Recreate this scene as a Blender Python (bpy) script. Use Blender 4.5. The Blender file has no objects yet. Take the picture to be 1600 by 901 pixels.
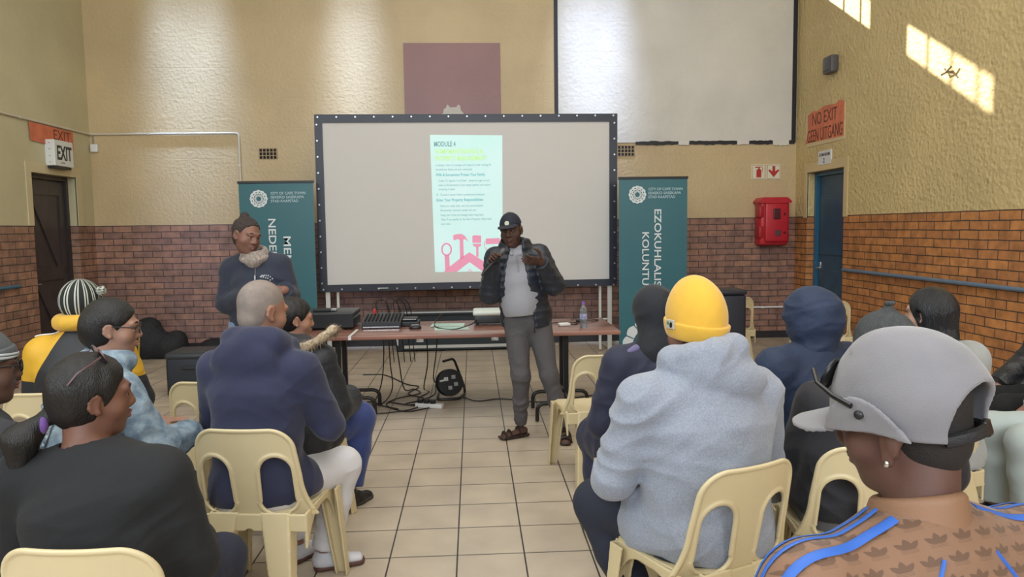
import bpy, bmesh, math, random
import numpy as np
from mathutils import Vector, Matrix, Euler
SC = bpy.context.scene
COL = SC.collection
# ------------------------------------------------------------------ camera
F_, YAW, PIT, ROLL, CAMZ = 1139.12, .0527, .0834, -.0137, 1.62
def _axes():
    cy, sy, cp, sp = math.cos(YAW), math.sin(YAW), math.cos(PIT), math.sin(PIT)
    F = Vector((sy*cp, cy*cp, -sp)); R = Vector((cy, -sy, 0)); U = R.cross(F)
    c, s = math.cos(ROLL), math.sin(ROLL)
    return F, c*R+s*U, -s*R+c*U
_F, _R, _U = _axes()
cam = bpy.data.cameras.new('camera'); camo = bpy.data.objects.new('camera', cam); COL.objects.link(camo)
camo.matrix_world = Matrix(((_R.x, _U.x, -_F.x, 0), (_R.y, _U.y, -_F.y, 0), (_R.z, _U.z, -_F.z, CAMZ), (0, 0, 0, 1)))
cam.sensor_width = 36; cam.lens = 36*F_/1600; cam.clip_start = .05; cam.clip_end = 200
SC.camera = camo
# ------------------------------------------------------------------ light and exposure
SC.view_settings.view_transform = 'Standard'; SC.view_settings.look = 'None'
SC.view_settings.gamma = 1; SC.view_settings.use_curve_mapping = False
SC.view_settings.exposure = 0.0
try:
    SC.cycles.max_bounces = 6; SC.cycles.diffuse_bounces = 4; SC.cycles.glossy_bounces = 3
    SC.cycles.transmission_bounces = 4; SC.cycles.transparent_max_bounces = 6
    SC.cycles.use_denoising = True; SC.cycles.sample_clamp_indirect = 4
    SC.cycles.caustics_reflective = False; SC.cycles.caustics_refractive = False
except Exception: pass
W = bpy.data.worlds.new('sky'); SC.world = W; W.use_nodes = True
W.node_tree.nodes['Background'].inputs[0].default_value = (.62, .74, .95, 1)
W.node_tree.nodes['Background'].inputs[1].default_value = 1.0
def sun(direction, strength, color, angle=.012):
    l = bpy.data.lights.new('sun', 'SUN'); l.energy = strength; l.color = color; l.angle = angle
    o = bpy.data.objects.new('sun', l); COL.objects.link(o)
    o.rotation_euler = Vector(direction).to_track_quat('-Z', 'Y').to_euler(); return o
def area(name, loc, target, sx, sy, power, color, spread=180):
    l = bpy.data.lights.new(name, 'AREA'); l.shape = 'RECTANGLE'; l.size = sx; l.size_y = sy
    l.energy = power; l.color = color; l.spread = math.radians(spread)
    o = bpy.data.objects.new(name, l); COL.objects.link(o); o.location = loc
    o.rotation_euler = (Vector(target)-Vector(loc)).to_track_quat('-Z', 'Y').to_euler(); return o
XL, XR, YB, YR, ZC = -5.081, 4.564, 10.148, -4.5, 6.6      # the hall's inner faces
sun((1, -1, -.62), 15.0, (1.0, .90, .70))                    # low winter sun through the panes above the stage end
area('window_light_rear', (0, YR+.12, 3.6), (0, 6, 1.2), 8.0, 2.4, 480, (.86, .93, 1.0))
area('window_light_left', (XL+.12, 1.5, 4.3), (1, 4, 1.0), 8.0, 1.5, 250, (.82, .92, 1.0))  # added fill lamp; the left wall has no window opening
area('overhead_fill', (0, 3.6, ZC-.12), (0, 3.9, 0), 6.0, 7.0, 345, (1.0, .97, .92))  # added overhead fill lamp under the closed ceiling
area('band_lamp_left', (-3.72, 9.55, ZC-.1), (-3.72, 10.1, 3.6), .95, .25, 12, (.38, .56, 1.0), 17)  # added narrow lamp for a bluish wall band; no skylight is built
area('band_lamp_middle', (-1.55, 9.55, ZC-.1), (-1.55, 10.1, 3.6), .6, .25, 8, (.44, .60, 1.0), 17)  # added lamp, weaker band behind the screen's left part
area('band_lamp_right', (1.7, 9.55, ZC-.1), (1.7, 10.1, 3.6), .9, .25, 9, (.58, .70, 1.0), 18)  # added lamp, pale band on the wall right of the screen
# ------------------------------------------------------------------ materials
def _nt(name):
    m = bpy.data.materials.new(name); m.use_nodes = True
    n = m.node_tree; return m, n, n.nodes, n.links, n.nodes['Principled BSDF']
def inp(b, k, v):
    if k in b.inputs: b.inputs[k].default_value = v
def mat(name, c, rough=.6, metal=0, bump=0, bscale=200, var=0, vscale=6, c2=None, sheen=0, spec=.5, emit=0, trans=0, coat=0, stretch=(1,1,1), sss=0):
    m, n, N, L, b = _nt(name)
    col = (*c[:3], 1); inp(b, 'Base Color', col); inp(b, 'Roughness', rough); inp(b, 'Metallic', metal)
    inp(b, 'Specular IOR Level', spec); inp(b, 'Transmission Weight', trans); inp(b, 'Coat Weight', coat)
    if sheen: inp(b, 'Sheen Weight', sheen); inp(b, 'Sheen Roughness', .5)
    if sss: inp(b, 'Subsurface Weight', sss); inp(b, 'Subsurface Radius', (.012, .005, .003)); inp(b, 'Subsurface Scale', 1.0)
    if emit: inp(b, 'Emission Color', col); inp(b, 'Emission Strength', emit)
    tc = N.new('ShaderNodeTexCoord'); mp = N.new('ShaderNodeMapping'); mp.inputs['Scale'].default_value = stretch
    L.new(tc.outputs['Object'], mp.inputs['Vector'])
    if var or c2:
        t = N.new('ShaderNodeTexNoise'); t.inputs['Scale'].default_value = vscale; t.inputs['Detail'].default_value = 5
        L.new(mp.outputs[0], t.inputs['Vector'])
        r = N.new('ShaderNodeValToRGB'); r.color_ramp.elements[0].position = .35; r.color_ramp.elements[1].position = .65
        a = c; z = c2 if c2 else tuple(min(1, x*(1+var)) for x in c)
        if not c2: a = tuple(x*(1-var) for x in c)
        r.color_ramp.elements[0].color = (*a[:3], 1); r.color_ramp.elements[1].color = (*z[:3], 1)
        L.new(t.outputs['Fac'], r.inputs['Fac']); L.new(r.outputs[0], b.inputs['Base Color'])
        if emit: L.new(r.outputs[0], b.inputs['Emission Color'])
    if bump:
        t2 = N.new('ShaderNodeTexNoise'); t2.inputs['Scale'].default_value = bscale; t2.inputs['Detail'].default_value = 3
        L.new(mp.outputs[0], t2.inputs['Vector'])
        bp = N.new('ShaderNodeBump'); bp.inputs['Strength'].default_value = bump; bp.inputs['Distance'].default_value = 1.2/bscale
        L.new(t2.outputs['Fac'], bp.inputs['Height']); L.new(bp.outputs[0], b.inputs['Normal'])
    return m
def math_node(N, L, op, a, b_=None, clamp=False):
    t = N.new('ShaderNodeMath'); t.operation = op; t.use_clamp = clamp
    for i, v in enumerate((a, b_)):
        if v is None: continue
        if isinstance(v, (int, float)): t.inputs[i].default_value = v
        else: L.new(v, t.inputs[i])
    return t.outputs[0]
def brick_mat(name, axis, c1, c2, mortar):
    m, n, N, L, b = _nt(name)
    tc = N.new('ShaderNodeTexCoord'); sp = N.new('ShaderNodeSeparateXYZ'); cb = N.new('ShaderNodeCombineXYZ')
    L.new(tc.outputs['Object'], sp.inputs[0]); L.new(sp.outputs[axis], cb.inputs[0]); L.new(sp.outputs['Z'], cb.inputs[1])
    w = N.new('ShaderNodeTexNoise'); w.inputs['Scale'].default_value = 3.0
    L.new(tc.outputs['Object'], w.inputs['Vector'])
    vm = N.new('ShaderNodeVectorMath'); vm.operation = 'MULTIPLY_ADD'; vm.inputs[1].default_value = (.01, .012, 0)
    L.new(w.outputs['Color'], vm.inputs[0]); L.new(cb.outputs[0], vm.inputs[2])
    br = N.new('ShaderNodeTexBrick'); L.new(vm.outputs[0], br.inputs['Vector'])
    br.inputs['Scale'].default_value = 1; br.inputs['Brick Width'].default_value = .255; br.inputs['Row Height'].default_value = .0858
    br.inputs['Mortar Size'].default_value = .0055; br.inputs['Mortar Smooth'].default_value = .2; br.inputs['Bias'].default_value = 0
    br.inputs['Color1'].default_value = (*c1, 1); br.inputs['Color2'].default_value = (*c2, 1); br.inputs['Mortar'].default_value = (*mortar, 1)
    nz = N.new('ShaderNodeTexNoise'); nz.inputs['Scale'].default_value = 9; nz.inputs['Detail'].default_value = 6
    L.new(tc.outputs['Object'], nz.inputs['Vector'])
    rp = N.new('ShaderNodeMapRange'); rp.inputs['From Min'].default_value = .3; rp.inputs['From Max'].default_value = .7
    rp.inputs['To Min'].default_value = .68; rp.inputs['To Max'].default_value = 1.30; L.new(nz.outputs['Fac'], rp.inputs['Value'])
    mx = N.new('ShaderNodeVectorMath'); mx.operation = 'SCALE'; L.new(br.outputs['Color'], mx.inputs[0]); L.new(rp.outputs[0], mx.inputs['Scale'])
    L.new(mx.outputs[0], b.inputs['Base Color']); inp(b, 'Roughness', .55)
    h = math_node(N, L, 'SUBTRACT', 1.0, br.outputs['Fac'])
    h2 = math_node(N, L, 'MULTIPLY', nz.outputs['Fac'], .25); h3 = math_node(N, L, 'ADD', h, h2)
    bp = N.new('ShaderNodeBump'); bp.inputs['Strength'].default_value = .7; bp.inputs['Distance'].default_value = .008
    L.new(h3, bp.inputs['Height']); L.new(bp.outputs[0], b.inputs['Normal'])
    return m
def plaster(name, c, coarse, strength, rough=.45, blocks=None):
    """painted rough plaster; faint joints of the blockwork show through"""
    m, n, N, L, b = _nt(name)
    tc = N.new('ShaderNodeTexCoord')
    def noise(s, d=4, st=(1, 1, 1)):
        mp = N.new('ShaderNodeMapping'); mp.inputs['Scale'].default_value = st; L.new(tc.outputs['Object'], mp.inputs['Vector'])
        t = N.new('ShaderNodeTexNoise'); t.inputs['Scale'].default_value = s; t.inputs['Detail'].default_value = d
        L.new(mp.outputs[0], t.inputs['Vector']); return t.outputs['Fac']
    r = N.new('ShaderNodeValToRGB'); r.color_ramp.elements[0].position = .3; r.color_ramp.elements[1].position = .7
    r.color_ramp.elements[0].color = (*[x*.90 for x in c], 1); r.color_ramp.elements[1].color = (*[min(1, x*1.06) for x in c], 1)
    L.new(noise(1.3, 6), r.inputs['Fac']); L.new(r.outputs[0], b.inputs['Base Color'])
    inp(b, 'Roughness', rough)
    v = N.new('ShaderNodeTexVoronoi'); v.inputs['Scale'].default_value = coarse; L.new(tc.outputs['Object'], v.inputs['Vector'])
    a1 = math_node(N, L, 'MULTIPLY', v.outputs['Distance'], .5)
    a2 = math_node(N, L, 'ADD', a1, noise(coarse*.8, 6)); hh = a2
    if blocks:
        sp = N.new('ShaderNodeSeparateXYZ'); cb = N.new('ShaderNodeCombineXYZ')
        L.new(tc.outputs['Object'], sp.inputs[0]); L.new(sp.outputs[blocks], cb.inputs[0]); L.new(sp.outputs['Z'], cb.inputs[1])
        br = N.new('ShaderNodeTexBrick'); L.new(cb.outputs[0], br.inputs['Vector']); br.inputs['Scale'].default_value = 1
        br.inputs['Brick Width'].default_value = .40; br.inputs['Row Height'].default_value = .20; br.inputs['Mortar Size'].default_value = .004
        br.inputs['Mortar Smooth'].default_value = 1
        j = math_node(N, L, 'MULTIPLY', br.outputs['Fac'], noise(1.7, 2)); j2 = math_node(N, L, 'MULTIPLY', j, -.5)
        hh = math_node(N, L, 'ADD', a2, j2)
    bp = N.new('ShaderNodeBump'); bp.inputs['Strength'].default_value = strength; bp.inputs['Distance'].default_value = .35/coarse
    L.new(hh, bp.inputs['Height']); L.new(bp.outputs[0], b.inputs['Normal'])
    return m
def tile_mat():
    m, n, N, L, b = _nt('floor_tiles')
    tc = N.new('ShaderNodeTexCoord')
    br = N.new('ShaderNodeTexBrick'); br.offset = 0; br.squash = 1
    mp = N.new('ShaderNodeMapping'); mp.inputs['Location'].default_value = (TX0, TY0, 0)
    L.new(tc.outputs['Object'], mp.inputs['Vector']); L.new(mp.outputs[0], br.inputs['Vector'])
    br.inputs['Scale'].default_value = 1; br.inputs['Brick Width'].default_value = TILE; br.inputs['Row Height'].default_value = TILE
    br.inputs['Mortar Size'].default_value = .0042; br.inputs['Mortar Smooth'].default_value = .1; br.inputs['Bias'].default_value = 0
    br.inputs['Color1'].default_value = (.52, .44, .34, 1); br.inputs['Color2'].default_value = (.485, .41, .32, 1)
    br.inputs['Mortar'].default_value = (.05, .045, .04, 1)
    nz = N.new('ShaderNodeTexNoise'); nz.inputs['Scale'].default_value = 4; nz.inputs['Detail'].default_value = 7
    L.new(tc.outputs['Object'], nz.inputs['Vector'])
    rp = N.new('ShaderNodeMapRange'); rp.inputs['From Min'].default_value = .3; rp.inputs['From Max'].default_value = .7
    rp.inputs['To Min'].default_value = .86; rp.inputs['To Max'].default_value = 1.1; L.new(nz.outputs['Fac'], rp.inputs['Value'])
    mx = N.new('ShaderNodeVectorMath'); mx.operation = 'SCALE'; L.new(br.outputs['Color'], mx.inputs[0]); L.new(rp.outputs[0], mx.inputs['Scale'])
    L.new(mx.outputs[0], b.inputs['Base Color'])
    r2 = math_node(N, L, 'MULTIPLY', nz.outputs['Fac'], .35); r3 = math_node(N, L, 'ADD', r2, .2)
    L.new(r3, b.inputs['Roughness'])
    h = math_node(N, L, 'SUBTRACT', 1.0, br.outputs['Fac'])
    bp = N.new('ShaderNodeBump'); bp.inputs['Strength'].default_value = .5; bp.inputs['Distance'].default_value = .003
    L.new(h, bp.inputs['Height']); L.new(bp.outputs[0], b.inputs['Normal'])
    return m
TILE = .333; TX0, TY0 = .4374, -5.845
BLACK = mat('black_plastic', (.012, .012, .014), .4)
BLACKM = mat('black_steel', (.01, .01, .011), .35)
WHITE = mat('white_plastic', (.75, .76, .74), .4)
PIPE = mat('painted_conduit', (.60, .56, .46), .5)
CHROME = mat('chrome', (.7, .7, .7), .25, metal=1)
CREAM = mat('cream_plastic', (.63, .53, .32), .38, var=.04, vscale=3)
# ------------------------------------------------------------------ mesh helpers
def tag(o, label=None, cat=None, group=None, kind=None):
    if label: o['label'] = label
    if cat: o['category'] = cat
    if group: o['group'] = group
    if kind: o['kind'] = kind
    return o
def mesh_obj(name, verts, faces, m=None, parent=None, smooth=False, loc=None):
    me = bpy.data.meshes.new(name); me.from_pydata([tuple(v) for v in verts], [], [tuple(f) for f in faces])
    me.validate(); me.update()
    if smooth: me.shade_smooth()
    o = bpy.data.objects.new(name, me); COL.objects.link(o)
    if m:
        for q in (m if isinstance(m, (list, tuple)) else [m]): me.materials.append(q)
    if parent: o.parent = parent
    if loc: o.location = loc
    return o
def empty(name, loc=(0, 0, 0), rz=0):
    o = bpy.data.objects.new(name, None); COL.objects.link(o); o.location = loc; o.rotation_euler = (0, 0, rz); o.empty_display_size = .1
    return o
class MB:
    """collects shapes into one mesh"""
    def __init__(s): s.v = []; s.f = []; s.mi = []; s.cm = 0
    def add(s, v, f):
        n = len(s.v); s.v += [tuple(x) for x in v]; s.f += [tuple(i+n for i in q) for q in f]; s.mi += [s.cm]*len(f); return s
    def box(s, lo, hi, bev=0, M=None):
        bm = bmesh.new(); bmesh.ops.create_cube(bm, size=1)
        for q in bm.verts: q.co = Vector([lo[i]+(q.co[i]+.5)*(hi[i]-lo[i]) for i in range(3)])
        if bev: bmesh.ops.bevel(bm, geom=bm.edges[:], offset=bev, segments=3, affect='EDGES', profile=.5)
        bm.verts.index_update()
        vs = [(M @ q.co if M else q.co.copy()) for q in bm.verts]; fs = [[q.index for q in f.verts] for f in bm.faces]; bm.free()
        return s.add(vs, fs)
    def tube(s, pts, r, n=10, closed=False, cap=True, flat=1, up=None):
        pts = [Vector(p) for p in pts]; m = len(pts); rs = r if isinstance(r, (list, tuple)) else [r]*m
        V = []; prev = None
        for i, p in enumerate(pts):
            a = pts[(i-1) % m] if (closed or i) else p; b = pts[(i+1) % m] if (closed or i < m-1) else p
            t = (b-a).normalized() if (b-a).length > 1e-9 else Vector((0, 0, 1))
            if prev is None:
                u = Vector(up) if up else (Vector((0, 0, 1)) if abs(t.z) < .9 else Vector((1, 0, 0)))
            else: u = prev
            u = (u - t*u.dot(t)).normalized(); w = t.cross(u); prev = u
            for k in range(n):
                an = 2*math.pi*k/n; V.append(p + (w*math.cos(an) + u*math.sin(an)*flat)*rs[i])
        Fc = []
        for i in range(m if closed else m-1):
            for k in range(n):
                j = (i+1) % m; Fc.append((i*n+k, i*n+(k+1) % n, j*n+(k+1) % n, j*n+k))
        if cap and not closed: Fc += [tuple(range(n))[::-1], tuple((m-1)*n+k for k in range(n))]
        return s.add(V, Fc)
    def lathe(s, prof, c=(0, 0, 0), n=24, M=None):
        V = []; Fc = []
        for r, z in prof:
            for k in range(n):
                p = Vector((c[0]+r*math.cos(2*math.pi*k/n), c[1]+r*math.sin(2*math.pi*k/n), c[2]+z)); V.append(M @ p if M else p)
        for i in range(len(prof)-1):
            for k in range(n): Fc.append((i*n+k, i*n+(k+1) % n, (i+1)*n+(k+1) % n, (i+1)*n+k))
        Fc += [tuple(range(n))[::-1], tuple((len(prof)-1)*n+k for k in range(n))]
        return s.add(V, Fc)
    def prism(s, poly, t, M):
        """flat polygon (x, y) thickened by t along the normal, placed by M"""
        n = len(poly); V = [M @ Vector((x, y, 0)) for x, y in poly] + [M @ Vector((x, y, t)) for x, y in poly]
        Fc = [tuple(range(n))[::-1], tuple(range(n, 2*n))] + [(i, (i+1) % n, n+(i+1) % n, n+i) for i in range(n)]
        return s.add(V, Fc)
    def obj(s, name, m, parent=None, smooth=False, ang=None):
        o = mesh_obj(name, s.v, s.f, m, parent, False)
        if isinstance(m, (list, tuple)): o.data.polygons.foreach_set('material_index', s.mi)
        if smooth:
            o.data.shade_smooth()
            try: o.data.set_sharp_from_angle(angle=math.radians(ang or 40))
            except Exception: pass
        bm = bmesh.new(); bm.from_mesh(o.data); bmesh.ops.recalc_face_normals(bm, faces=bm.faces); bm.to_mesh(o.data); bm.free()
        return o
def arc(p0, p1, p2, r=.05, n=6):
    """rounds the corner p1"""
    p0, p1, p2 = Vector(p0), Vector(p1), Vector(p2); a = (p0-p1).normalized()*r+p1; b = (p2-p1).normalized()*r+p1
    return [(1-t)**2*a+2*t*(1-t)*p1+t*t*b for t in [i/n for i in range(n+1)]]
def path(pts, r=.05):
    o = [Vector(pts[0])]
    for i in range(1, len(pts)-1): o += arc(pts[i-1], pts[i], pts[i+1], r)
    return o+[Vector(pts[-1])]
def spline(pts, n=8):
    P = [Vector(p) for p in pts]; P = [2*P[0]-P[1]]+P+[2*P[-1]-P[-2]]; o = []
    for i in range(1, len(P)-2):
        for k in range(n):
            t = k/n; a, b, c, d = P[i-1:i+3]
            o.append(.5*((2*b)+(c-a)*t+(2*a-5*b+4*c-d)*t*t+(3*b-a-3*c+d)*t**3))
    return o+[P[-2]]
AX = {'back': Matrix(((1, 0, 0), (0, 0, -1), (0, 1, 0))).to_4x4(),           # reads on a face turned to -Y
      'right': Matrix(((0, 0, -1), (-1, 0, 0), (0, 1, 0))).to_4x4(),         # on the right wall, face turned to -X
      'left': Matrix(((0, 0, 1), (1, 0, 0), (0, 1, 0))).to_4x4(),
      'down': Matrix(((0, 1, 0), (0, 0, -1), (-1, 0, 0))).to_4x4()}          # banner lettering running downwards
def on(ax, loc): return Matrix.Translation(Vector(loc)) @ AX[ax]
def text_obj(name, s, size, M, m, parent, width=None, bold=0, align='LEFT', th=.001, hscale=1):
    c = bpy.data.curves.new(name, 'FONT'); c.body = s; c.size = size; c.offset = bold; c.extrude = th; c.align_x = align; c.resolution_u = 3
    t = bpy.data.objects.new('tmp', c); COL.objects.link(t); bpy.context.view_layer.update()
    me = bpy.data.meshes.new_from_object(t.evaluated_get(bpy.context.evaluated_depsgraph_get())); bpy.data.objects.remove(t)
    xs = [v.co.x for v in me.vertices]
    k = (width/(max(xs)-min(xs))) if width else hscale
    me.transform(M @ Matrix.Diagonal((k, 1, 1, 1))); me.materials.clear(); me.materials.append(m); me.name = name
    o = bpy.data.objects.new(name, me); COL.objects.link(o)
    if parent: o.parent = parent
    return o
def copy_tree(o, parent=None):
    c = o.copy(); COL.objects.link(c)
    if parent: c.parent = parent; c.matrix_parent_inverse = o.matrix_parent_inverse.copy()
    for ch in list(o.children): copy_tree(ch, c)
    return c
# ------------------------------------------------------------------ solid shapes grown from distance fields
def V3(*a): return np.array(a, dtype=np.float64)
def rotm(yaw=0, pitch=0, roll=0):
    """columns: right, forward, up. yaw turns left about Z, pitch > 0 looks down, roll > 0 tips to its right"""
    return np.array(Matrix.Rotation(yaw, 3, 'Z') @ Matrix.Rotation(-pitch, 3, 'X') @ Matrix.Rotation(roll, 3, 'Y'))
def smin(a, b, k):
    if k <= 0: return np.minimum(a, b)
    h = np.maximum(k-np.abs(a-b), 0)/k; return np.minimum(a, b)-h*h*k*.25
def smax(a, b, k): return -smin(-a, -b, k)
_rs = np.random.RandomState(7); _NT = _rs.rand(32, 32, 32).astype(np.float32)
def noise3(x, y, z):
    xi, yi, zi = np.floor(x).astype(np.int32), np.floor(y).astype(np.int32), np.floor(z).astype(np.int32)
    fx, fy, fz = x-xi, y-yi, z-zi; fx = fx*fx*(3-2*fx); fy = fy*fy*(3-2*fy); fz = fz*fz*(3-2*fz); r = 0
    for i in (0, 1):
        for j in (0, 1):
            for k in (0, 1):
                r = r+_NT[(xi+i) & 31, (yi+j) & 31, (zi+k) & 31]*(fx if i else 1-fx)*(fy if j else 1-fy)*(fz if k else 1-fz)
    return r*2-1
class Fld:
    def __init__(s, k=.03): s.it = []; s.k = k; s.off = 0; s.post = []
    def _add(s, fn, lo, hi, k, op): s.it.append((fn, np.array(lo), np.array(hi), s.k if k is None else k, op)); return s
    def seg(s, a, b, ra, rb, k=None, op='u', flat=None, side=None, off=None):
        """tapered limb; ra/rb a radius or (half width along side, half depth); flat=True cuts the far end square"""
        a, b = np.asarray(a, float), np.asarray(b, float); o = s.off if off is None else off
        ra = np.array(ra if np.ndim(ra) else (ra, ra), float)+o; rb = np.array(rb if np.ndim(rb) else (rb, rb), float)+o
        ba = b-a; L2 = max(ba @ ba, 1e-12); L = math.sqrt(L2); sd = np.asarray(side if side is not None else (1, 0, 0), float)
        sd = sd-ba*(sd @ ba)/L2; nn = np.linalg.norm(sd); sd = sd/nn if nn > 1e-6 else V3(0, 1, 0)
        iso = abs(ra[0]-ra[1]) < 1e-9 and abs(rb[0]-rb[1]) < 1e-9
        def fn(x, y, z):
            px, py, pz = x-a[0], y-a[1], z-a[2]; h = (px*ba[0]+py*ba[1]+pz*ba[2])/L2; t = np.clip(h, 0, 1)
            px, py, pz = px-t*ba[0], py-t*ba[1], pz-t*ba[2]; q = px*px+py*py+pz*pz
            if iso: d = np.sqrt(q)-(ra[0]+(rb[0]-ra[0])*t)
            else:
                w = ra[0]+(rb[0]-ra[0])*t; e = ra[1]+(rb[1]-ra[1])*t; u = px*sd[0]+py*sd[1]+pz*sd[2]
                d = (np.sqrt((u/w)**2+np.maximum(q-u*u, 0)/(e*e))-1)*np.minimum(w, e)
            if flat: d = np.maximum(d, (h-1)*L)
            return d
        m = max(ra.max(), rb.max()); return s._add(fn, np.minimum(a, b)-m, np.maximum(a, b)+m, k, op)
    def ell(s, c, r, R=None, k=None, op='u', off=None, f=None):
        c = np.asarray(c, float); o = s.off if off is None else off; r = np.asarray(r, float)+(o if op == 'u' else 0); R = np.eye(3) if R is None else R
        def fn(x, y, z):
            x, y, z = x-c[0], y-c[1], z-c[2]
            u, v, w = (x*R[0, i]+y*R[1, i]+z*R[2, i] for i in range(3))
            k0 = np.sqrt((u/r[0])**2+(v/r[1])**2+(w/r[2])**2)+1e-9
            k1 = np.sqrt((u/r[0]**2)**2+(v/r[1]**2)**2+(w/r[2]**2)**2)+1e-9
            d = k0*(k0-1)/k1
            if f is not None: d = d+f(u, v, w)
            return d
        m = r.max()+.01; return s._add(fn, c-m, c+m, k, op)
    def box(s, c, h, r=.01, R=None, k=None, op='u'):
        c = np.asarray(c, float); h = np.asarray(h, float)-r; R = np.eye(3) if R is None else R
        def fn(x, y, z):
            x, y, z = x-c[0], y-c[1], z-c[2]
            q = [np.abs(x*R[0, i]+y*R[1, i]+z*R[2, i])-h[i] for i in range(3)]
            return np.sqrt(sum(np.maximum(e, 0)**2 for e in q))+np.minimum(np.maximum(q[0], np.maximum(q[1], q[2])), 0)-r
        m = np.linalg.norm(h+r) if not np.allclose(R, np.eye(3)) else h+r
        return s._add(fn, c-m, c+m, k, op)
    def fn(s, f, lo, hi, k=0, op='u'): return s._add(f, lo, hi, k, op)
    def plane(s, p, n, k=0):
        """keeps the side the normal points away from"""
        p = np.asarray(p, float); n = np.asarray(n, float)/np.linalg.norm(n)
        return s._add(lambda x, y, z: (x-p[0])*n[0]+(y-p[1])*n[1]+(z-p[2])*n[2], (0, 0, 0), (0, 0, 0), k, 'i')
    def disp(s, f): s.post.append(f); return s
    def at(s, P):
        P = np.asarray(P, float); x, y, z = P[..., 0], P[..., 1], P[..., 2]; D = np.full(x.shape, 1.0)
        for fn, lo, hi, k, op in s.it:
            d = fn(x, y, z); D = smin(D, d, k) if op == 'u' else (smax(D, -d, k) if op == 's' else smax(D, d, k))
        return D
    def grad(s, p, e=.002):
        p = np.asarray(p, float); g = np.array([s.at(p+np.eye(3)[i]*e)-s.at(p-np.eye(3)[i]*e) for i in range(3)]); return g/(np.linalg.norm(g)+1e-9)
    def snap(s, p, lift=0):
        p = np.asarray(p, float)
        for _ in range(12): p = p-s.grad(p)*(s.at(p)-lift)*.8
        return p
    def mesh(s, name, m, vox=.006, parent=None, lo=None, hi=None, loc=None):
        us = [i for i in s.it if i[4] == 'u']
        l = np.min([i[1] for i in us], 0)-3*vox-.01; h = np.max([i[2] for i in us], 0)+3*vox+.01
        if lo is not None: l = np.maximum(l, lo)
        if hi is not None: h = np.minimum(h, hi)
        n = np.ceil((h-l)/vox).astype(int)+1; ax = [(l[i]+np.arange(n[i])*vox).astype(np.float32) for i in range(3)]
        D = np.full(n, 1.0, np.float32)
        for fn, a, b, k, op in s.it:
            if op == 'i': i0 = np.zeros(3, int); i1 = n
            else:
                pad = k+3*vox+.004; i0 = np.maximum(np.floor((a-pad-l)/vox).astype(int), 0); i1 = np.minimum(np.ceil((b+pad-l)/vox).astype(int)+1, n)
                if (i1 <= i0).any(): continue
            X, Y, Z = ax[0][i0[0]:i1[0], None, None], ax[1][None, i0[1]:i1[1], None], ax[2][None, None, i0[2]:i1[2]]
            sl = tuple(slice(i0[i], i1[i]) for i in range(3)); d = fn(X, Y, Z).astype(np.float32); cur = D[sl]
            D[sl] = smin(cur, d, k) if op == 'u' else (smax(cur, -d, k) if op == 's' else smax(cur, d, k))
        for f in s.post:
            w = np.nonzero(np.abs(D) < .035); D[w] += f(ax[0][w[0]], ax[1][w[1]], ax[2][w[2]])
        D[0] = D[-1] = 1; D[:, 0] = D[:, -1] = 1; D[:, :, 0] = D[:, :, -1] = 1
        I = D < 0; c = [I[i:n[0]-1+i, j:n[1]-1+j, q:n[2]-1+q] for i in (0, 1) for j in (0, 1) for q in (0, 1)]
        sm = sum(q.astype(np.int8) for q in c); act = np.nonzero((sm > 0) & (sm < 8)); del c
        if len(act[0]) == 0: raise ValueError('empty field '+name)
        idx = np.full(n-1, -1, np.int32); idx[act] = np.arange(len(act[0])); A = np.stack(act, 1)
        val = np.stack([D[A[:, 0]+i, A[:, 1]+j, A[:, 2]+q] for i in (0, 1) for j in (0, 1) for q in (0, 1)], 1)
        off = np.array([(i, j, q) for i in (0, 1) for j in (0, 1) for q in (0, 1)], np.float32)
        acc = np.zeros((len(A), 3), np.float32); cnt = np.zeros(len(A), np.float32)
        for e0 in range(8):
            for bit in (4, 2, 1):
                if e0 & bit: continue
                e1 = e0 | bit; a, b = val[:, e0], val[:, e1]; cr = (a < 0) != (b < 0); t = np.where(cr, a/(a-b+1e-12), 0)
                p = off[e0]+(off[e1]-off[e0])*t[:, None]; acc += p*cr[:, None]; cnt += cr
        P = l+(A+acc/cnt[:, None])*vox
        Q = []
        for ax_ in range(3):
            s0 = [slice(None)]*3; s1 = [slice(None)]*3; s0[ax_] = slice(0, n[ax_]-1); s1[ax_] = slice(1, n[ax_])
            i0 = I[tuple(s0)]; i1 = I[tuple(s1)]; ed = np.nonzero(i0 != i1); flip = i0[ed]; E = np.stack(ed, 1); u, v = [(1, 2), (2, 0), (0, 1)][ax_]
            q = []
            for du, dv in ((0, 0), (1, 0), (1, 1), (0, 1)):
                C = E.copy(); C[:, u] -= du; C[:, v] -= dv; q.append(idx[C[:, 0], C[:, 1], C[:, 2]])
            q = np.stack(q, 1); q[flip] = q[flip][:, ::-1]; Q.append(q)
        Q = np.concatenate(Q)[:, ::-1]; ok = (Q >= 0).all(1); Q = Q[ok]
        me = bpy.data.meshes.new(name); me.vertices.add(len(P)); me.vertices.foreach_set('co', P.astype(np.float32).ravel())
        me.loops.add(Q.size); me.loops.foreach_set('vertex_index', Q.ravel().astype(np.int32))
        me.polygons.add(len(Q)); me.polygons.foreach_set('loop_start', np.arange(0, Q.size, 4, dtype=np.int32))
        me.update(calc_edges=True); me.validate(); me.shade_smooth(); me.materials.append(m)
        o = bpy.data.objects.new(name, me); COL.objects.link(o)
        if parent: o.parent = parent
        if loc is not None: o.location = loc
        return o
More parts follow.
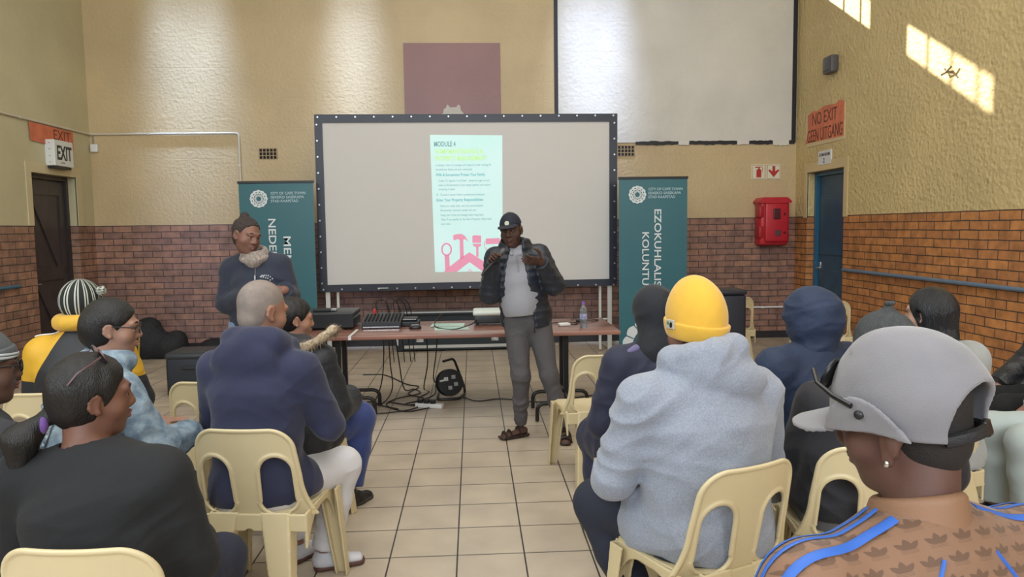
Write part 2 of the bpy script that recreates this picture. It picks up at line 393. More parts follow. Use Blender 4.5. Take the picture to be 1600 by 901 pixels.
def folds(amp=.005, sx=7, sy=7, sz=20, seed=0):
    def f(x, y, z):
        w = noise3(x*3+seed, y*3+seed*2, z*3)*1.3; m = .35+.65*np.clip(noise3(x*4.3+seed*5, y*4.3, z*4.3+2)+.5, 0, 1)
        n1 = noise3(x*sx*.8+seed+w+z*3, y*sy*.8+w, z*sz*.62+w*2.4+seed*3); n2 = noise3(x*sx*1.7-z*9+seed, y*sy*1.7+w, z*sz*1.1+seed*7-x*7)
        return amp*m*(1.5*np.abs(n1)**.75-.55)+amp*.75*m*(np.abs(n2)**.8-.3)+amp*.25*noise3(x*16+seed, y*16, z*16)
    return f
# ------------------------------------------------------------------ the hall
TOPB = 1.717                                                 # top of the face-brick dado
P_BACK = plaster('plaster_back_wall', (.56, .435, .250), 26, .36, .42, 'X')
P_LEFT = plaster('plaster_left_wall', (.56, .52, .335), 24, .22, .5, None)
P_RIGHT = plaster('plaster_right_wall', (.59, .46, .225), 22, 1.0, .6, None)
B_BACK = brick_mat('brick_back_wall', 'X', (.34, .18, .12), (.22, .125, .10), (.065, .05, .05))  # duller brick; bluish haze is partly put into the colour
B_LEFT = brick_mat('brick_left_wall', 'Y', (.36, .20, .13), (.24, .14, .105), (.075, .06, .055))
B_RIGHT = brick_mat('brick_right_wall', 'Y', (.50, .215, .07), (.36, .15, .055), (.06, .042, .035))  # more orange brick; warm bounced sunlight is partly put into the colour
def struct(name, mb, m, **k):
    o = mb.obj(name, m, **k); o['kind'] = 'structure'; return o
struct('floor', MB().box((XL-.6, YR-.3, -.1), (XR+.6, YB+.3, 0)), tile_mat())
struct('ceiling', MB().box((XL-.3, YR-.3, ZC), (XR+.3, YB+.3, ZC+.15)), mat('ceiling_board', (.62, .60, .55), .8))
w = MB(); T = .24                                            # wall thickness
def wall_box(w, lo, hi):
    """one stretch of wall, brick below and plaster above"""
    if lo[2] < TOPB:
        w.cm = 1; w.box(lo, (hi[0], hi[1], min(hi[2], TOPB)))
    if hi[2] > TOPB:
        w.cm = 0; w.box((lo[0], lo[1], max(lo[2], TOPB)), hi)
# back wall with the narrow clerestory openings above the picture
w = MB(); OZ0, OZ1 = 4.965, 5.42
wall_box(w, (XL-T, YB, 0), (XR+T, YB+T, OZ0)); wall_box(w, (XL-T, YB, OZ1), (XR+T, YB+T, ZC))
for x0, x1 in ((XL-T, .45), (1.99, 2.48), (4.1, XR+T)): wall_box(w, (x0, YB, OZ0), (x1, YB+T, OZ1))
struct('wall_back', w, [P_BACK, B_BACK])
for i, (x0, x1) in enumerate(((.45, 1.99), (2.48, 4.1))):
    w = MB()
    for x in [x0+.02+k*(x1-x0-.04)/4 for k in range(5)]: w.box((x-.014, YB+.02, OZ0), (x+.014, YB+.04, OZ1))
    for z in (OZ0+.008, OZ1-.008): w.box((x0, YB+.02, z-.008), (x1, YB+.06, z+.008))
    struct('window_%d' % (i+1), w, mat('window_steel', (.30, .30, .28), .5))
# left wall with its door
def side_wall(name, x0, x1, y0, y1, zt, mats):
    w = MB(); wall_box(w, (x0, YR, 0), (x1, y0, ZC)); wall_box(w, (x0, y1, 0), (x1, YB, ZC)); w.cm = 0; w.box((x0, y0, zt), (x1, y1, ZC))
    return struct(name, w, mats)
DL0, DL1, DLT = 8.773, 9.736, 2.335
DR0, DR1, DRT = 8.786, 9.78, 2.305
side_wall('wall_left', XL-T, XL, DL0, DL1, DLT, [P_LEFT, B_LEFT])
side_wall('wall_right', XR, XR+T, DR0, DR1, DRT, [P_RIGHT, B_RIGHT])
# the wall behind the photographer with its row of tall windows
w = MB(); w.cm = 0
for x0, x1 in ((XL-T, XL+.6), (-1.9, -1.3), (1.3, 1.9), (XR-.5, XR+T)): wall_box(w, (x0, YR-T, 2.2), (x1, YR, 5.2))
wall_box(w, (XL-T, YR-T, 0), (XR+T, YR, 2.2)); wall_box(w, (XL-T, YR-T, 5.2), (XR+T, YR, ZC))
struct('wall_rear', w, [P_BACK, B_BACK])
# smooth render around the two doors
w = MB(); w.box((XL-.01, DL0-.10, TOPB), (XL+.012, DL0, DLT+.12)).box((XL-.01, DL1, TOPB), (XL+.012, DL1+.12, DLT+.12)).box((XL-.01, DL0, DLT), (XL+.012, DL1, DLT+.12))
struct('trim_1', w, plaster('door_surround_left', (.62, .54, .34), 60, .1, .45))
w = MB(); w.box((XR-.012, DR0-.09, TOPB-.02), (XR+.01, DR0, DRT+.12)).box((XR-.012, DR1, TOPB-.02), (XR+.01, DR1+.08, DRT+.12)).box((XR-.012, DR0, DRT), (XR+.01, DR1, DRT+.12))
struct('trim_2', w, plaster('door_surround_right', (.62, .49, .265), 60, .1, .45))
# doors
def door(n, side, y0, y1, zt, frame_m, leaf_m, glass):
    s = 1 if side == 'right' else -1; x = (XR if s > 0 else XL)
    r = empty('door_%d' % n, (0, 0, 0)); tag(r, kind='structure')
    X = lambda a, b: (min(x+s*a, x+s*b), max(x+s*a, x+s*b))
    def bx(w, a, b, ya, yb, za, zb, bv=0): lo, hi = X(a, b); return w.box((lo, ya, za), (hi, yb, zb), bv)
    f = MB(); bx(f, .10, .20, y0, y0+.055, 0, zt); bx(f, .10, .20, y1-.055, y1, 0, zt); bx(f, .10, .20, y0+.055, y1-.055, zt-.055, zt)
    f.obj('door_frame', frame_m, r)
    l = MB(); bx(l, .145, .185, y0+.057, y1-.057, .01, zt-.058, .002); lf = l.obj('door_leaf', leaf_m, r)
    if side == 'left':
        t = MB()                                             # rails, stiles and the slanting brace of a batten door
        bx(t, .128, .145, y0+.06, y0+.17, .02, zt-.07); bx(t, .128, .145, y1-.17, y1-.06, .02, zt-.07)
        for z in (.05, 1.05, zt-.24): bx(t, .128, .145, y0+.17, y1-.17, z, z+.16)
        for za, zb in ((.21, 1.05), (1.21, zt-.24)):
            a, b, c, d = (y1-.17, za), (y1-.28, za), (y0+.17, zb), (y0+.28, zb)
            M = Matrix(((0, 0, s, x+s*.128), (1, 0, 0, 0), (0, 1, 0, 0), (0, 0, 0, 1)))
            t.prism([a, d, c, b], .017, M)
        t.obj('door_bracing', leaf_m, r)
    else:
        t = MB()
        for k in range(2): bx(t, .13, .145, y0+.12, y1-.12, .2+k*1.0, .2+k*1.0+.8, .006)
        t.obj('door_panel', leaf_m, r)
    h = MB(); h.tube(path([(x+s*.145, y1-.11 if s > 0 else y0+.11, 1.02), (x+s*.09, y1-.11 if s > 0 else y0+.11, 1.02), (x+s*.09, y1-.23 if s > 0 else y0+.23, 1.02)], .02), .008)
    lo, hi = X(.138, .146); yy = y1-.14 if s > 0 else y0+.08; h.box((lo, yy, .93), (hi, yy+.05, 1.1), .002)
    h.obj('door_handle', CHROME, r, True)
    b = MB(); bx(b, .20, .24, y0-.3, y1+.3, 0, zt+.2); b.obj('backing_panel', mat('dark_room_beyond', (.02, .02, .02), .9), r)
door(1, 'left', DL0, DL1, DLT, mat('brown_door_frame', (.035, .027, .026), .4), mat('brown_door', (.050, .040, .042), .38, var=.2), False)
door(2, 'right', DR0, DR1, DRT, mat('blue_door_frame', (.03, .125, .22), .35), mat('blue_door', (.022, .075, .13), .35, var=.12), False)
# black skirting
SK = mat('dark_skirting', (.03, .028, .03), .4)
struct('baseboard_back', MB().box((XL, YB-.018, 0), (XR, YB, .1), .003), SK)
struct('baseboard_left', MB().box((XL, YR, 0), (XL+.018, DL0, .1)).box((XL, DL1, 0), (XL+.018, YB-.02, .1)), SK)
struct('baseboard_right', MB().box((XR-.018, YR, 0), (XR, DR0, .1)).box((XR-.018, DR1, 0), (XR, YB-.02, .1)), SK)
# ------------------------------------------------------------------ things on the walls
r = empty('projection_board', (2.86, YB, 2.74)); tag(r, 'large white painted board panel with black border, high on wall right of screen', 'board')
def rel(o, r): o.parent = r; o.matrix_parent_inverse = Matrix.Translation(-Vector(r.location)); return o
def kid(mb, name, m, r, **k): return rel(mb.obj(name, m, **k), r)
kid(MB().box((1.20, YB-.014, 2.77), (4.50, YB-.001, 4.95)), 'white_panel', plaster('white_board_paint', (.66, .645, .60), 22, .22, .42, 'X'), r)
BP = mat('black_paint', (.012, .013, .018), .5)
for x0, x1 in ((1.155, 1.205), (4.485, 4.545)): kid(MB().box((x0, YB-.02, 2.75), (x1, YB-.001, 4.95)), 'side_border', BP, r)
def ragged(x0, x1, z0, z1, seed):
    rr = random.Random(seed); n = 14; top = [(x0+(x1-x0)*i/n, z1+rr.uniform(-.006, .006)) for i in range(n+1)]; bot = [(x0+(x1-x0)*i/n, z0+rr.uniform(-.008, .008)) for i in range(n+1)]
    return bot+top[::-1]
for x0, x1 in ((2.28, 2.88), (3.03, 3.71), (3.88, 4.22), (4.42, 4.53)): kid(MB().prism(ragged(x0, x1, 2.735, 2.785, x0), .012, on('back', (0, YB-.006, 0))), 'bottom_border', BP, r)
TP = mat('white_tape', (.68, .66, .61), .6)
for x0, x1, z0 in ((2.88, 3.03, 2.73), (3.71, 3.88, 2.73), (4.22, 4.45, 2.715)): kid(MB().prism(ragged(x0, x1, z0, 2.785, x0), .014, on('back', (0, YB-.006, 0))), 'torn_tape', TP, r)
# plum board with the torn poster scrap
r = empty('painted_backboard', (-.24, YB, 3.1)); tag(r, 'plum square backboard painted on wall above the projection screen', 'backboard')
kid(MB().box((-.892, YB-.012, 2.95), (.417, YB-.001, 4.118), .002), 'panel', mat('plum_paint', (.27, .135, .135), .34, bump=.12, bscale=40, var=.05, vscale=2), r)
b = MB(); b.prism([(-.40, 3.0), (-.10, 3.0), (-.085, 3.17), (-.13, 3.22), (-.14, 3.285), (-.165, 3.30), (-.19, 3.265), (-.27, 3.26), (-.315, 3.30), (-.335, 3.25), (-.36, 3.24), (-.375, 3.185), (-.415, 3.165)], .003, on('back', (0, YB-.012, 0)))
kid(b, 'torn_patch', mat('bare_white_plaster', (.62, .60, .56), .8, bump=.5, bscale=40), r)
# conduits
def pipe_thing(name, pts, r_, label, m=PIPE, cat='pipe', clips=(), group=None, rr=.05):
    e = empty(name, pts[0]); tag(e, label, cat, group); kid(MB().tube(path(pts, rr), r_, 10), 'tube', m, e, smooth=True)
    for c in clips:
        q = MB(); q.box([c[i]-.016 for i in range(3)], [c[i]+.016 for i in range(3)], .004); kid(q, 'clip', m, e)
    return e
pipe_thing('conduit_pipe', [(XL+.018, -2, 2.932), (XL+.018, YB-.018, 2.932), (-3.12, YB-.018, 2.934), (-3.12, YB-.018, 1.72)], .014, 'thin cream conduit running along left wall and down the stage wall', clips=[(XL+.018, 8.62, 2.932), (-3.12, YB-.018, 2.5), (-4.3, YB-.018, 2.932)])
pipe_thing('conduit_pipe', [(2.9, YB-.03, .45), (XR-.02, YB-.03, .44)], .013, 'thin white pipe low on brick wall behind the empty chairs', m=WHITE, clips=[(3.55, YB-.03, .45), (4.1, YB-.03, .442)])
RB = mat('blue_rail_paint', (.12, .18, .26), .4)
pipe_thing('wall_rail', [(XR-.045, -3, 1.05), (XR-.045, 8.70, 1.05), (XR-.01, 8.70, 1.05)], .021, 'grey blue metal rail along the orange brick right wall', RB, 'rail', clips=[(XR-.02, y, 1.05) for y in (8.2, 6.4, 4.6, 2.8)], rr=.03)
pipe_thing('wall_rail', [(XL+.045, -3, 1.05), (XL+.045, 8.36, 1.045), (XL+.01, 8.36, 1.045)], .02, 'blue metal rail end on brick wall left of dark door', mat('teal_rail_paint', (.05, .15, .22), .4), 'rail', clips=[(XL+.02, y, 1.05) for y in (7.9, 6.4)], rr=.03)
# small junction box at the left corner
r = empty('junction_box', (-5.0, YB-.02, 2.75)); tag(r, 'small white junction box in the corner under the conduit', 'box')
kid(MB().box((-5.06, YB-.05, 2.695), (-4.965, YB, 2.80), .012), 'body', WHITE, r, smooth=True); kid(MB().tube([(-5.03, YB-.02, 2.80), (-5.03, YB-.02, 2.92)], .007), 'cable', mat('grey_wire', (.25, .24, .22), .6), r)
# air bricks
for x, lab in ((-2.861, 'square hole air brick vent left of projection screen'), (2.03, 'square hole air brick vent right of screen under white board')):
    r = empty('air_vent', (x, YB, 2.6)); tag(r, lab, 'vent', None)
    kid(MB().box((x-.01, YB-.006, 2.583), (x+.245, YB+.01, 2.735), .002), 'backing', mat('vent_clay', (.42, .32, .20), .8), r)
    g = MB()
    for i in range(5):
        for j in range(3): g.box((x+.005+i*.047, YB-.009, 2.592+j*.048), (x+.038+i*.047, YB-.0055, 2.628+j*.048))
    kid(g, 'vent_opening', mat('vent_hole', (.02, .017, .015), .9), r)
# exit light box on left wall
r = empty('exit_sign', (XL, 9.27, 2.45)); tag(r, 'white exit light box with black letters above dark door', 'sign')
kid(MB().box((XL, 9.09, 2.435), (XL+.115, 9.50, 2.745), .008), 'housing', mat('sign_white', (.72, .76, .76), .35), r)
for z in (2.475, 2.55, 2.63, 2.705): kid(MB().box((XL+.05, 9.086, z-.004), (XL+.062, 9.092, z+.004)), 'screw', mat('sign_screw', (.1, .1, .1), .5), r)
DKT = mat('sign_dark_lettering', (.012, .03, .03), .5)
text = lambda n, s, size, M, m, r, **k: rel(text_obj(n, s, size, M, m, None, **k), r)
text('lettering', 'EXIT', .235, on('left', (XL+.116, 9.135, 2.515)), DKT, r, width=.32, bold=.006)
kid(MB().box((XL+.115, 9.22, 2.472), (XL+.1165, 9.30, 2.482)), 'maker_mark', DKT, r)
kid(MB().box((XL+.02, 9.10, 2.405), (XL+.10, 9.47, 2.436), .004), 'base_strip', BLACK, r)
ORG = mat('orange_sign_paint', (.62, .17, .085), .6, var=.15, vscale=8); ORT = mat('brown_stencil', (.13, .045, .03), .7)
r = empty('painted_sign', (XL, 9.2, 2.7)); tag(r, 'faded orange painted EXIT sign behind the white light box', 'sign')
g = MB(); g.prism([(8.80, 2.70), (9.70, 2.665), (9.715, 2.885), (9.70, 2.905), (8.785, 2.91)], .003, on('left', (XL+.0125, 0, 0)))
kid(g, 'panel', ORG, r); text('lettering', 'EXIT', .175, on('left', (XL+.0158, 9.26, 2.765)), ORT, r, width=.37)
# no exit sign on right wall
r = empty('painted_sign', (XR, 9.3, 2.65)); tag(r, 'orange hand painted sign reading NO EXIT GEEN UITGANG', 'sign')
kid(MB().box((XR-.008, 8.80, 2.645), (XR+.003, 9.84, 3.10)), 'sign_board', mat('cream_paint', (.62, .50, .29), .6), r)
g = MB(); M = on('right', (XR-.008, 0, 0))                   # sign x runs along -y here
pg = [(-9.86, 2.68), (-9.84, 2.70), (-8.82, 2.685), (-8.81, 3.10), (-8.93, 3.14), (-9.02, 3.105), (-9.30, 3.125), (-9.55, 3.09), (-9.62, 3.11), (-9.79, 3.075), (-9.78, 2.86), (-9.80, 2.78)]
g.prism([(x, z) for x, z in pg], .003, M); kid(g, 'painted_field', ORG, r)
text('lettering', 'NO EXIT', .225, on('right', (XR-.0125, 9.66, 2.915)), ORT, r, width=.66)
text('lettering', 'GEEN UITGANG', .235, on('right', (XR-.0125, 9.79, 2.70)), ORT, r, width=.94)
# store room plate
r = empty('room_sign', (XR, 9.28, 2.4)); tag(r, 'small white store room plate above the blue door', 'sign')
kid(MB().box((XR-.018, 9.11, 2.375), (XR+.003, 9.45, 2.555), .003), 'plate', mat('plate_white', (.66, .68, .68), .4), r)
text('lettering', 'STORE ROOM', .052, on('right', (XR-.019, 9.42, 2.485)), mat('plate_black', (.02, .02, .05), .5), r, width=.28, bold=.001)
text('number', '2', .085, on('right', (XR-.019, 9.31, 2.40)), bpy.data.materials['plate_black'], r, bold=.001)
# siren box
r = empty('alarm_box', (XR, 9.13, 3.59)); tag(r, 'dark grey box shaped light fitting high on right wall', 'light')
kid(MB().box((XR-.10, 8.99, 3.49), (XR, 9.22, 3.70), .02), 'housing', mat('fitting_grey', (.09, .085, .09), .5), r, smooth=True)
kid(MB().box((XR-.112, 9.02, 3.52), (XR-.098, 9.19, 3.67), .008), 'face_plate', mat('fitting_face', (.06, .06, .065), .3), r, smooth=True)
# wall tap: small bracket inside sun patch
r = empty('wall_bracket', (XR, 6.82, 3.0)); tag(r, 'small rusty bracket stub inside the sun patch on right wall', 'bracket')
kid(MB().tube([(XR, 6.82, 3.03), (XR-.06, 6.82, 3.03)], .012), 'stub', mat('rusty_iron', (.16, .13, .08), .7), r)
kid(MB().tube(path([(XR-.05, 6.90, 3.02), (XR-.06, 6.82, 3.03), (XR-.05, 6.76, 3.07)], .01), .01).tube([(XR-.05, 6.86, 3.07), (XR-.05, 6.78, 2.99)], .008), 'arm', bpy.data.materials['rusty_iron'], r)
# fire extinguisher signs
for k, (x0, lab) in enumerate(((3.924, 'photoluminescent fire extinguisher pictogram plate above red cabinet'), (4.137, 'photoluminescent red arrow plate beside the extinguisher plate'))):
    r = empty('fire_sign', (x0+.1, YB, 2.245)); tag(r, lab, 'sign')
    kid(MB().box((x0, YB-.01, 2.245), (x0+.205, YB+.002, 2.455), .002), 'plate', mat('sign_cream', (.70, .70, .52), .5), r)
    RD = mat('sign_red', (.45, .03, .03), .5); g = MB(); M = on('back', (x0, YB-.0102, 2.245))
    fr = MB(); 
    for a in ((.012, .012, .193, .016), (.012, .194, .193, .198), (.012, .012, .016, .198), (.189, .012, .193, .198)): fr.box((x0+a[0], YB-.012, 2.245+a[1]), (x0+a[2], YB-.0095, 2.245+a[3]))
    kid(fr, 'border', RD, r)
    if k == 0:
        g.prism([(.07, .03), (.14, .03), (.14, .125), (.125, .145), (.115, .15), (.115, .165), (.15, .172), (.15, .178), (.06, .178), (.045, .165), (.05, .16), (.095, .165), (.095, .15), (.085, .145), (.07, .125)], .002, M)
        g.prism([(.15, .178), (.165, .15), (.155, .10), (.15, .10), (.158, .148), (.145, .172)], .002, M)
    else: g.prism([(.085, .185), (.125, .185), (.125, .11), (.165, .14), (.185, .125), (.105, .03), (.025, .125), (.045, .14), (.085, .11)], .002, M)
    kid(g, 'pictogram', RD, r)
# red fire cabinet
RED = mat('red_cabinet_plastic', (.50, .022, .035), .38, var=.06); RED2 = mat('red_cabinet_dark_plastic', (.38, .015, .022), .4)  # the second, darker red is for the hinges
r = empty('fire_cabinet', (4.17, YB, 1.325)); tag(r, 'red plastic fire extinguisher cabinet on the wall by the corner', 'cabinet')
kid(MB().box((3.975, YB-.23, 1.325), (4.375, YB, 1.955), .035), 'body', RED, r, smooth=True)
g = MB(); g.prism([(3.95, 1.93), (4.0, 1.985), (4.34, 1.985), (4.40, 1.93), (4.39, 1.905), (3.96, 1.905)], .27, on('back', (0, YB, 0)))
kid(g, 'hood', RED, r)
kid(MB().box((4.03, YB-.262, 1.37), (4.365, YB-.225, 1.915), .03), 'door', RED, r, smooth=True)
for z in (1.79, 1.51): kid(MB().box((3.955, YB-.24, z-.08), (4.02, YB-.1, z+.08), .012), 'hinge', RED2, r, smooth=True)
kid(MB().box((4.14, YB-.268, 1.685), (4.24, YB-.258, 1.83), .012), 'window_pane', mat('cabinet_window', (.10, .03, .035), .15), r)
kid(MB().box((4.17, YB-.268, 1.455), (4.25, YB-.258, 1.535), .008), 'label_plate', mat('cabinet_label', (.10, .05, .05), .5), r)
for z in (1.755, 1.50): kid(MB().tube([(4.30, YB-.26, z), (4.30, YB-.275, z)], .016, 12), 'latch', mat('latch_dark', (.08, .01, .012), .4), r)
# ------------------------------------------------------------------ projection screen
YS = 9.3
r = empty('projection_screen', (-.045, YS, 0)); tag(r, 'large free standing white projection screen in a black frame', 'screen')
c0, c1, c2, c3 = (-1.942, .84), (1.842, .86), (1.852, 3.035), (-1.932, 3.045)
i0, i1, i2, i3 = (-1.84, .93), (1.745, .945), (1.752, 2.938), (-1.838, 2.945)
g = MB(); M = on('back', (0, YS, 0))
for q in ([c0, c1, i1, i0], [c1, c2, i2, i1], [c2, c3, i3, i2], [c3, c0, i0, i3]): g.prism(q, .03, M)
kid(g, 'frame_border', mat('screen_border_vinyl', (.018, .022, .036), .38), r)
kid(MB().box((-1.86, YS-.012, .915), (1.77, YS-.002, 2.96)), 'screen_fabric', mat('screen_fabric', (.60, .585, .565), .55), r)
g = MB()
for k in range(17):
    x = -1.89+k*3.69/16
    for z in (.873, 3.012): g.lathe([(.012, 0), (.010, .004), (.004, .004), (.003, .001)], (0, 0, 0), 10, on('back', (x, YS-.030, z)))
for k in range(11):
    for x in (-1.905, 1.812): g.lathe([(.012, 0), (.010, .004), (.004, .004), (.003, .001)], (0, 0, 0), 10, on('back', (x, YS-.030, .95+k*.197)))
o = kid(g, 'eyelet', mat('eyelet_metal', (.55, .57, .6), .3, metal=.8), r); o['kind'] = 'stuff'
kid(MB().box((-1.21, YS-.034, .875), (-1.08, YS-.0295, .883)), 'maker_label', WHITE, r)
LEG = mat('white_painted_steel', (.62, .62, .58), .4)
for sx in (-1, 1):
    x = -.045+sx*1.80
    kid(MB().box((x-.028, YS+.002, 0), (x+.028, YS+.032, .92), .004), 'leg', LEG, r)
    kid(MB().box((x-sx*.12-.016, YS+.035, .02), (x-sx*.12+.016, YS+.06, .92), .004), 'leg', LEG, r)
    kid(MB().tube([(x, YS+.02, .04), (x, YS-.42, .02)], .016).tube([(x, YS+.02, .04), (x, YS+.55, .02)], .016), 'foot', LEG, r)
kid(MB().tube([(-1.84, YS+.04, .42), (1.75, YS+.04, .42)], .012), 'cross_bar', LEG, r)
# the projected slide
r2 = empty('projected_slide', (-.06, YS-.015, 1.07)); tag(r2, 'bright mint slide headed MODULE 4 shown on the screen', 'slide')
SLM = mat('slide_light', (.47, .74, .71), .6, emit=.42, c2=(.56, .75, .76), vscale=1.2)
g = MB(); g.prism([(-.485, 1.068), (.375, 1.065), (.394, 2.775), (-.512, 2.788)], .001, on('back', (0, YS-.0125, 0))); kid(g, 'slide_field', SLM, r2)
def emat(n, c, e=.3): return mat(n, c, .6, emit=e)
SG, SY, SB, SP = emat('slide_grey_text', (.22, .40, .42)), emat('slide_yellow_text', (.48, .74, .32), .42), emat('slide_blue_text', (.16, .46, .50)), emat('slide_pink', (.68, .27, .40), .4)
ys = YS-.0142
def stext(s, x, z, size, m, width, b=0): text('slide_text', s, size, on('back', (x, ys, z)), m, r2, width=width, bold=b, th=.0004)
stext('MODULE 4', -.465, 2.645, .085, SG, .27, .003)
stext('HOME MAINTENANCE &', -.455, 2.555, .078, SY, .60, .0025)
stext('PROPERTY MANAGEMENT', -.45, 2.47, .078, SY, .64, .0025)
lines = [('Looking to learn to manage and respond to the running for', -.45, 2.40, SG, .70), ('yourself your family and your community', -.45, 2.345, SG, .46),
         ('Wills & Successions Protect Your Family', -.45, 2.275, SB, .62), ('Create "Or Appoint Your Power" - always let it get you and', -.42, 2.205, SG, .64),
         ('make a Life Insurance in your estate (quarry) and ensure', -.42, 2.15, SG, .65), ('accepting it easier', -.42, 2.10, SG, .21),
         ('Or  Consult a lawyer when in professional assistance', -.45, 2.03, SG, .61), ('Enter Your Property Responsibilities', -.45, 1.96, SB, .59),
         ('Share your needs, plans, with your accommodation', -.40, 1.89, SG, .54), ('Be essential, minimum needed site care', -.40, 1.835, SG, .45),
         ('Keep your home and manage water important', -.40, 1.775, SG, .54), ('Clean if you qualify for the New Property Utility rates', -.40, 1.72, SG, .64), ('your rates', -.40, 1.665, SG, .12)]
for s, x, z, m, wd in lines: stext(s, x, z, .052 if m is SB else .040, m, wd, .0012 if m is SB else .0004)
g = MB(); M = on('back', (0, YS-.0138, 0)); sl = lambda u, v: ((u-665*8.19)*0, 0)
def q(u, v): return (-.485+(u-105)*.000985, 1.068+(848-v)*.000985)                        # slide drawing, from its own grid
roof = [(215, 848), (385, 848), (550, 725), (715, 848), (860, 848), (770, 740), (660, 665), (550, 597), (485, 640), (425, 680), (300, 775), (240, 800)]
for pl in ([(215, 848), (385, 848), (550, 725), (550, 597), (425, 680), (300, 775)], [(550, 597), (550, 725), (715, 848), (880, 848), (880, 812)],
           [(230, 620), (292, 620), (295, 790), (235, 840)], [(428, 430), (475, 430), (478, 660), (428, 690)],
           [(347, 375), (400, 362), (455, 360), (500, 390), (543, 465), (500, 430), (420, 435), (395, 425), (382, 440), (347, 435)],
           [(592, 390), (612, 380), (705, 385), (705, 478), (592, 478)], [(592, 490), (708, 490), (700, 520), (668, 535), (668, 665), (638, 650), (638, 535), (605, 520)],
           [(765, 425), (945, 420), (948, 495), (765, 498)]):
    g.prism([q(*p) for p in pl], .0005, M)
ring = [(258+60*math.sin(a), 555-75*math.cos(a)) for a in [i*math.pi/10 for i in range(20)]]
g.tube([M @ Vector((*q(*p), 0)) for p in ring], .011, 6, closed=True)
g.tube([M @ Vector((*q(*p), 0)) for p in [(765, 460), (745, 470), (752, 540), (800, 590), (850, 625), (905, 690)]], .005, 6)
for a in range(0, 8): 
    t = a*math.pi/4; g.tube([M @ Vector((*q(552+8*math.cos(t), 845-10*abs(math.sin(t))), 0)), M @ Vector((*q(552+34*math.cos(t), 848-44*abs(math.sin(t))), 0))], .003, 5)
kid(g, 'slide_drawing', SP, r2)
# ------------------------------------------------------------------ roll up banners
TEAL = mat('banner_teal', (.032, .135, .165), .42, var=.04, vscale=1); BW = mat('banner_white_print', (.68, .74, .76), .5); BW2 = mat('banner_pale_print', (.40, .55, .60), .5)
def rosette(g, cx, cz, R, y, k=1):
    M = on('back', (0, y, 0)); n = 96
    def ringp(r0, r1, f0=lambda a: 0, f1=lambda a: 0, a0=0, a1=2*math.pi):
        m = int(n*(a1-a0)/(2*math.pi)); V = []
        for i in range(m+1):
            a = a0+(a1-a0)*i/m; V += [M @ Vector((cx+(r0+f0(a))*math.cos(a), cz+(r0+f0(a))*math.sin(a), .0006)), M @ Vector((cx+(r1+f1(a))*math.cos(a), cz+(r1+f1(a))*math.sin(a), .0006))]
        g.add(V, [(2*i, 2*i+1, 2*i+3, 2*i+2) for i in range(m)])
    ringp(R*.78, R*.92, f1=lambda a: R*.08*abs(math.cos(a*6)))
    ringp(R*.55, R*.70, f1=lambda a: R*.04*math.cos(a*12), f0=lambda a: R*.03*math.cos(a*12))
    ringp(R*.40, R*.48); ringp(R*.28, R*.36, f1=lambda a: R*.02*math.cos(a*16))
    for i in range(12): a0 = i*math.pi/6; ringp(R*.70, R*.79, a0=a0, a1=a0+.25)
def banner(x0, x1, y, zt, label, l1, l2, big):
    r = empty('roll_up_banner', ((x0+x1)/2, y, 0)); tag(r, label, 'banner', None)
    w = x1-x0; pn = MB(); nx, nz = 10, 14; V = []
    for j in range(nz+1):
        for i in range(nx+1): V.append((x0+w*i/nx, y+.006*math.sin(3.1*i/nx+j*.2), .09+(zt-.11)*j/nz))
    n0 = len(V); V += [(a, b+.0015, c) for a, b, c in V]; id_ = lambda i, j: j*(nx+1)+i; Fc = []
    for j in range(nz):
        for i in range(nx): Fc += [(id_(i, j), id_(i+1, j), id_(i+1, j+1), id_(i, j+1)), (n0+id_(i, j), n0+id_(i, j+1), n0+id_(i+1, j+1), n0+id_(i+1, j))]
    pn.add(V, Fc); kid(pn, 'banner_sheet', TEAL, r, smooth=True)
    kid(MB().box((x0-.01, y-.012, zt-.03), (x1+.01, y+.012, zt), .004), 'top_rail', BLACKM, r)
    kid(MB().box((x0-.02, y-.05, 0), (x1+.02, y+.10, .10), .02), 'base_cassette', BLACKM, r, smooth=True)
    kid(MB().tube([(x0+w/2, y+.03, .05), (x0+w/2, y+.03, zt-.02)], .009), 'support_pole', CHROME, r)
    yy = y-.009
    g = MB(); rosette(g, x0+.235*w/.88, zt-.215, .108, yy); kid(g, 'emblem', BW, r)
    for k, (s, wd) in enumerate((('CITY OF CAPE TOWN', .42), ('ISIXEKO SASEKAPA', .40), ('STAD KAAPSTAD', .33))):
        text('lettering', s, .044, on('back', (x0+.375*w/.88, yy-.0, zt-.165-k*.047)), BW2, r, width=wd, bold=.0008)
    for s, x, z, size, wd in (l1, l2): text('lettering', s, size, on('down', (x, yy, z)), BW, r, width=wd, bold=.0015)
    if big:
        g = MB(); M = on('back', (0, yy, 0)); cx, cz = x0+.42, .13
        def blk(r0, r1, a0, a1, bump=0):
            m = 8; pts = [(cx+(r1+bump*math.sin(math.pi*i/m))*math.cos(a0+(a1-a0)*i/m), cz+(r1+bump*math.sin(math.pi*i/m))*math.sin(a0+(a1-a0)*i/m)) for i in range(m+1)]
            pts += [(cx+r0*math.cos(a1-(a1-a0)*i/m), cz+r0*math.sin(a1-(a1-a0)*i/m)) for i in range(m+1)]; g.prism(pts, .0006, M)
        for i in range(7): a = math.pi-i*.44; blk(.26, .36, a-.40, a, .025)
        for i in range(9): a = math.pi-.06-i*.34; blk(.10 if i % 2 else .13, .22, a-.24, a)
        kid(g, 'bottom_emblem', BW, r)
    return r
banner(-2.834, -1.936, 9.1, 2.225, 'teal roll up banner left of screen, behind standing person', ('MENSLIKE', -2.315, 1.56, .125, .78), ('NEDERSETTINGS', -2.49, 1.775, .125, 1.18), False)
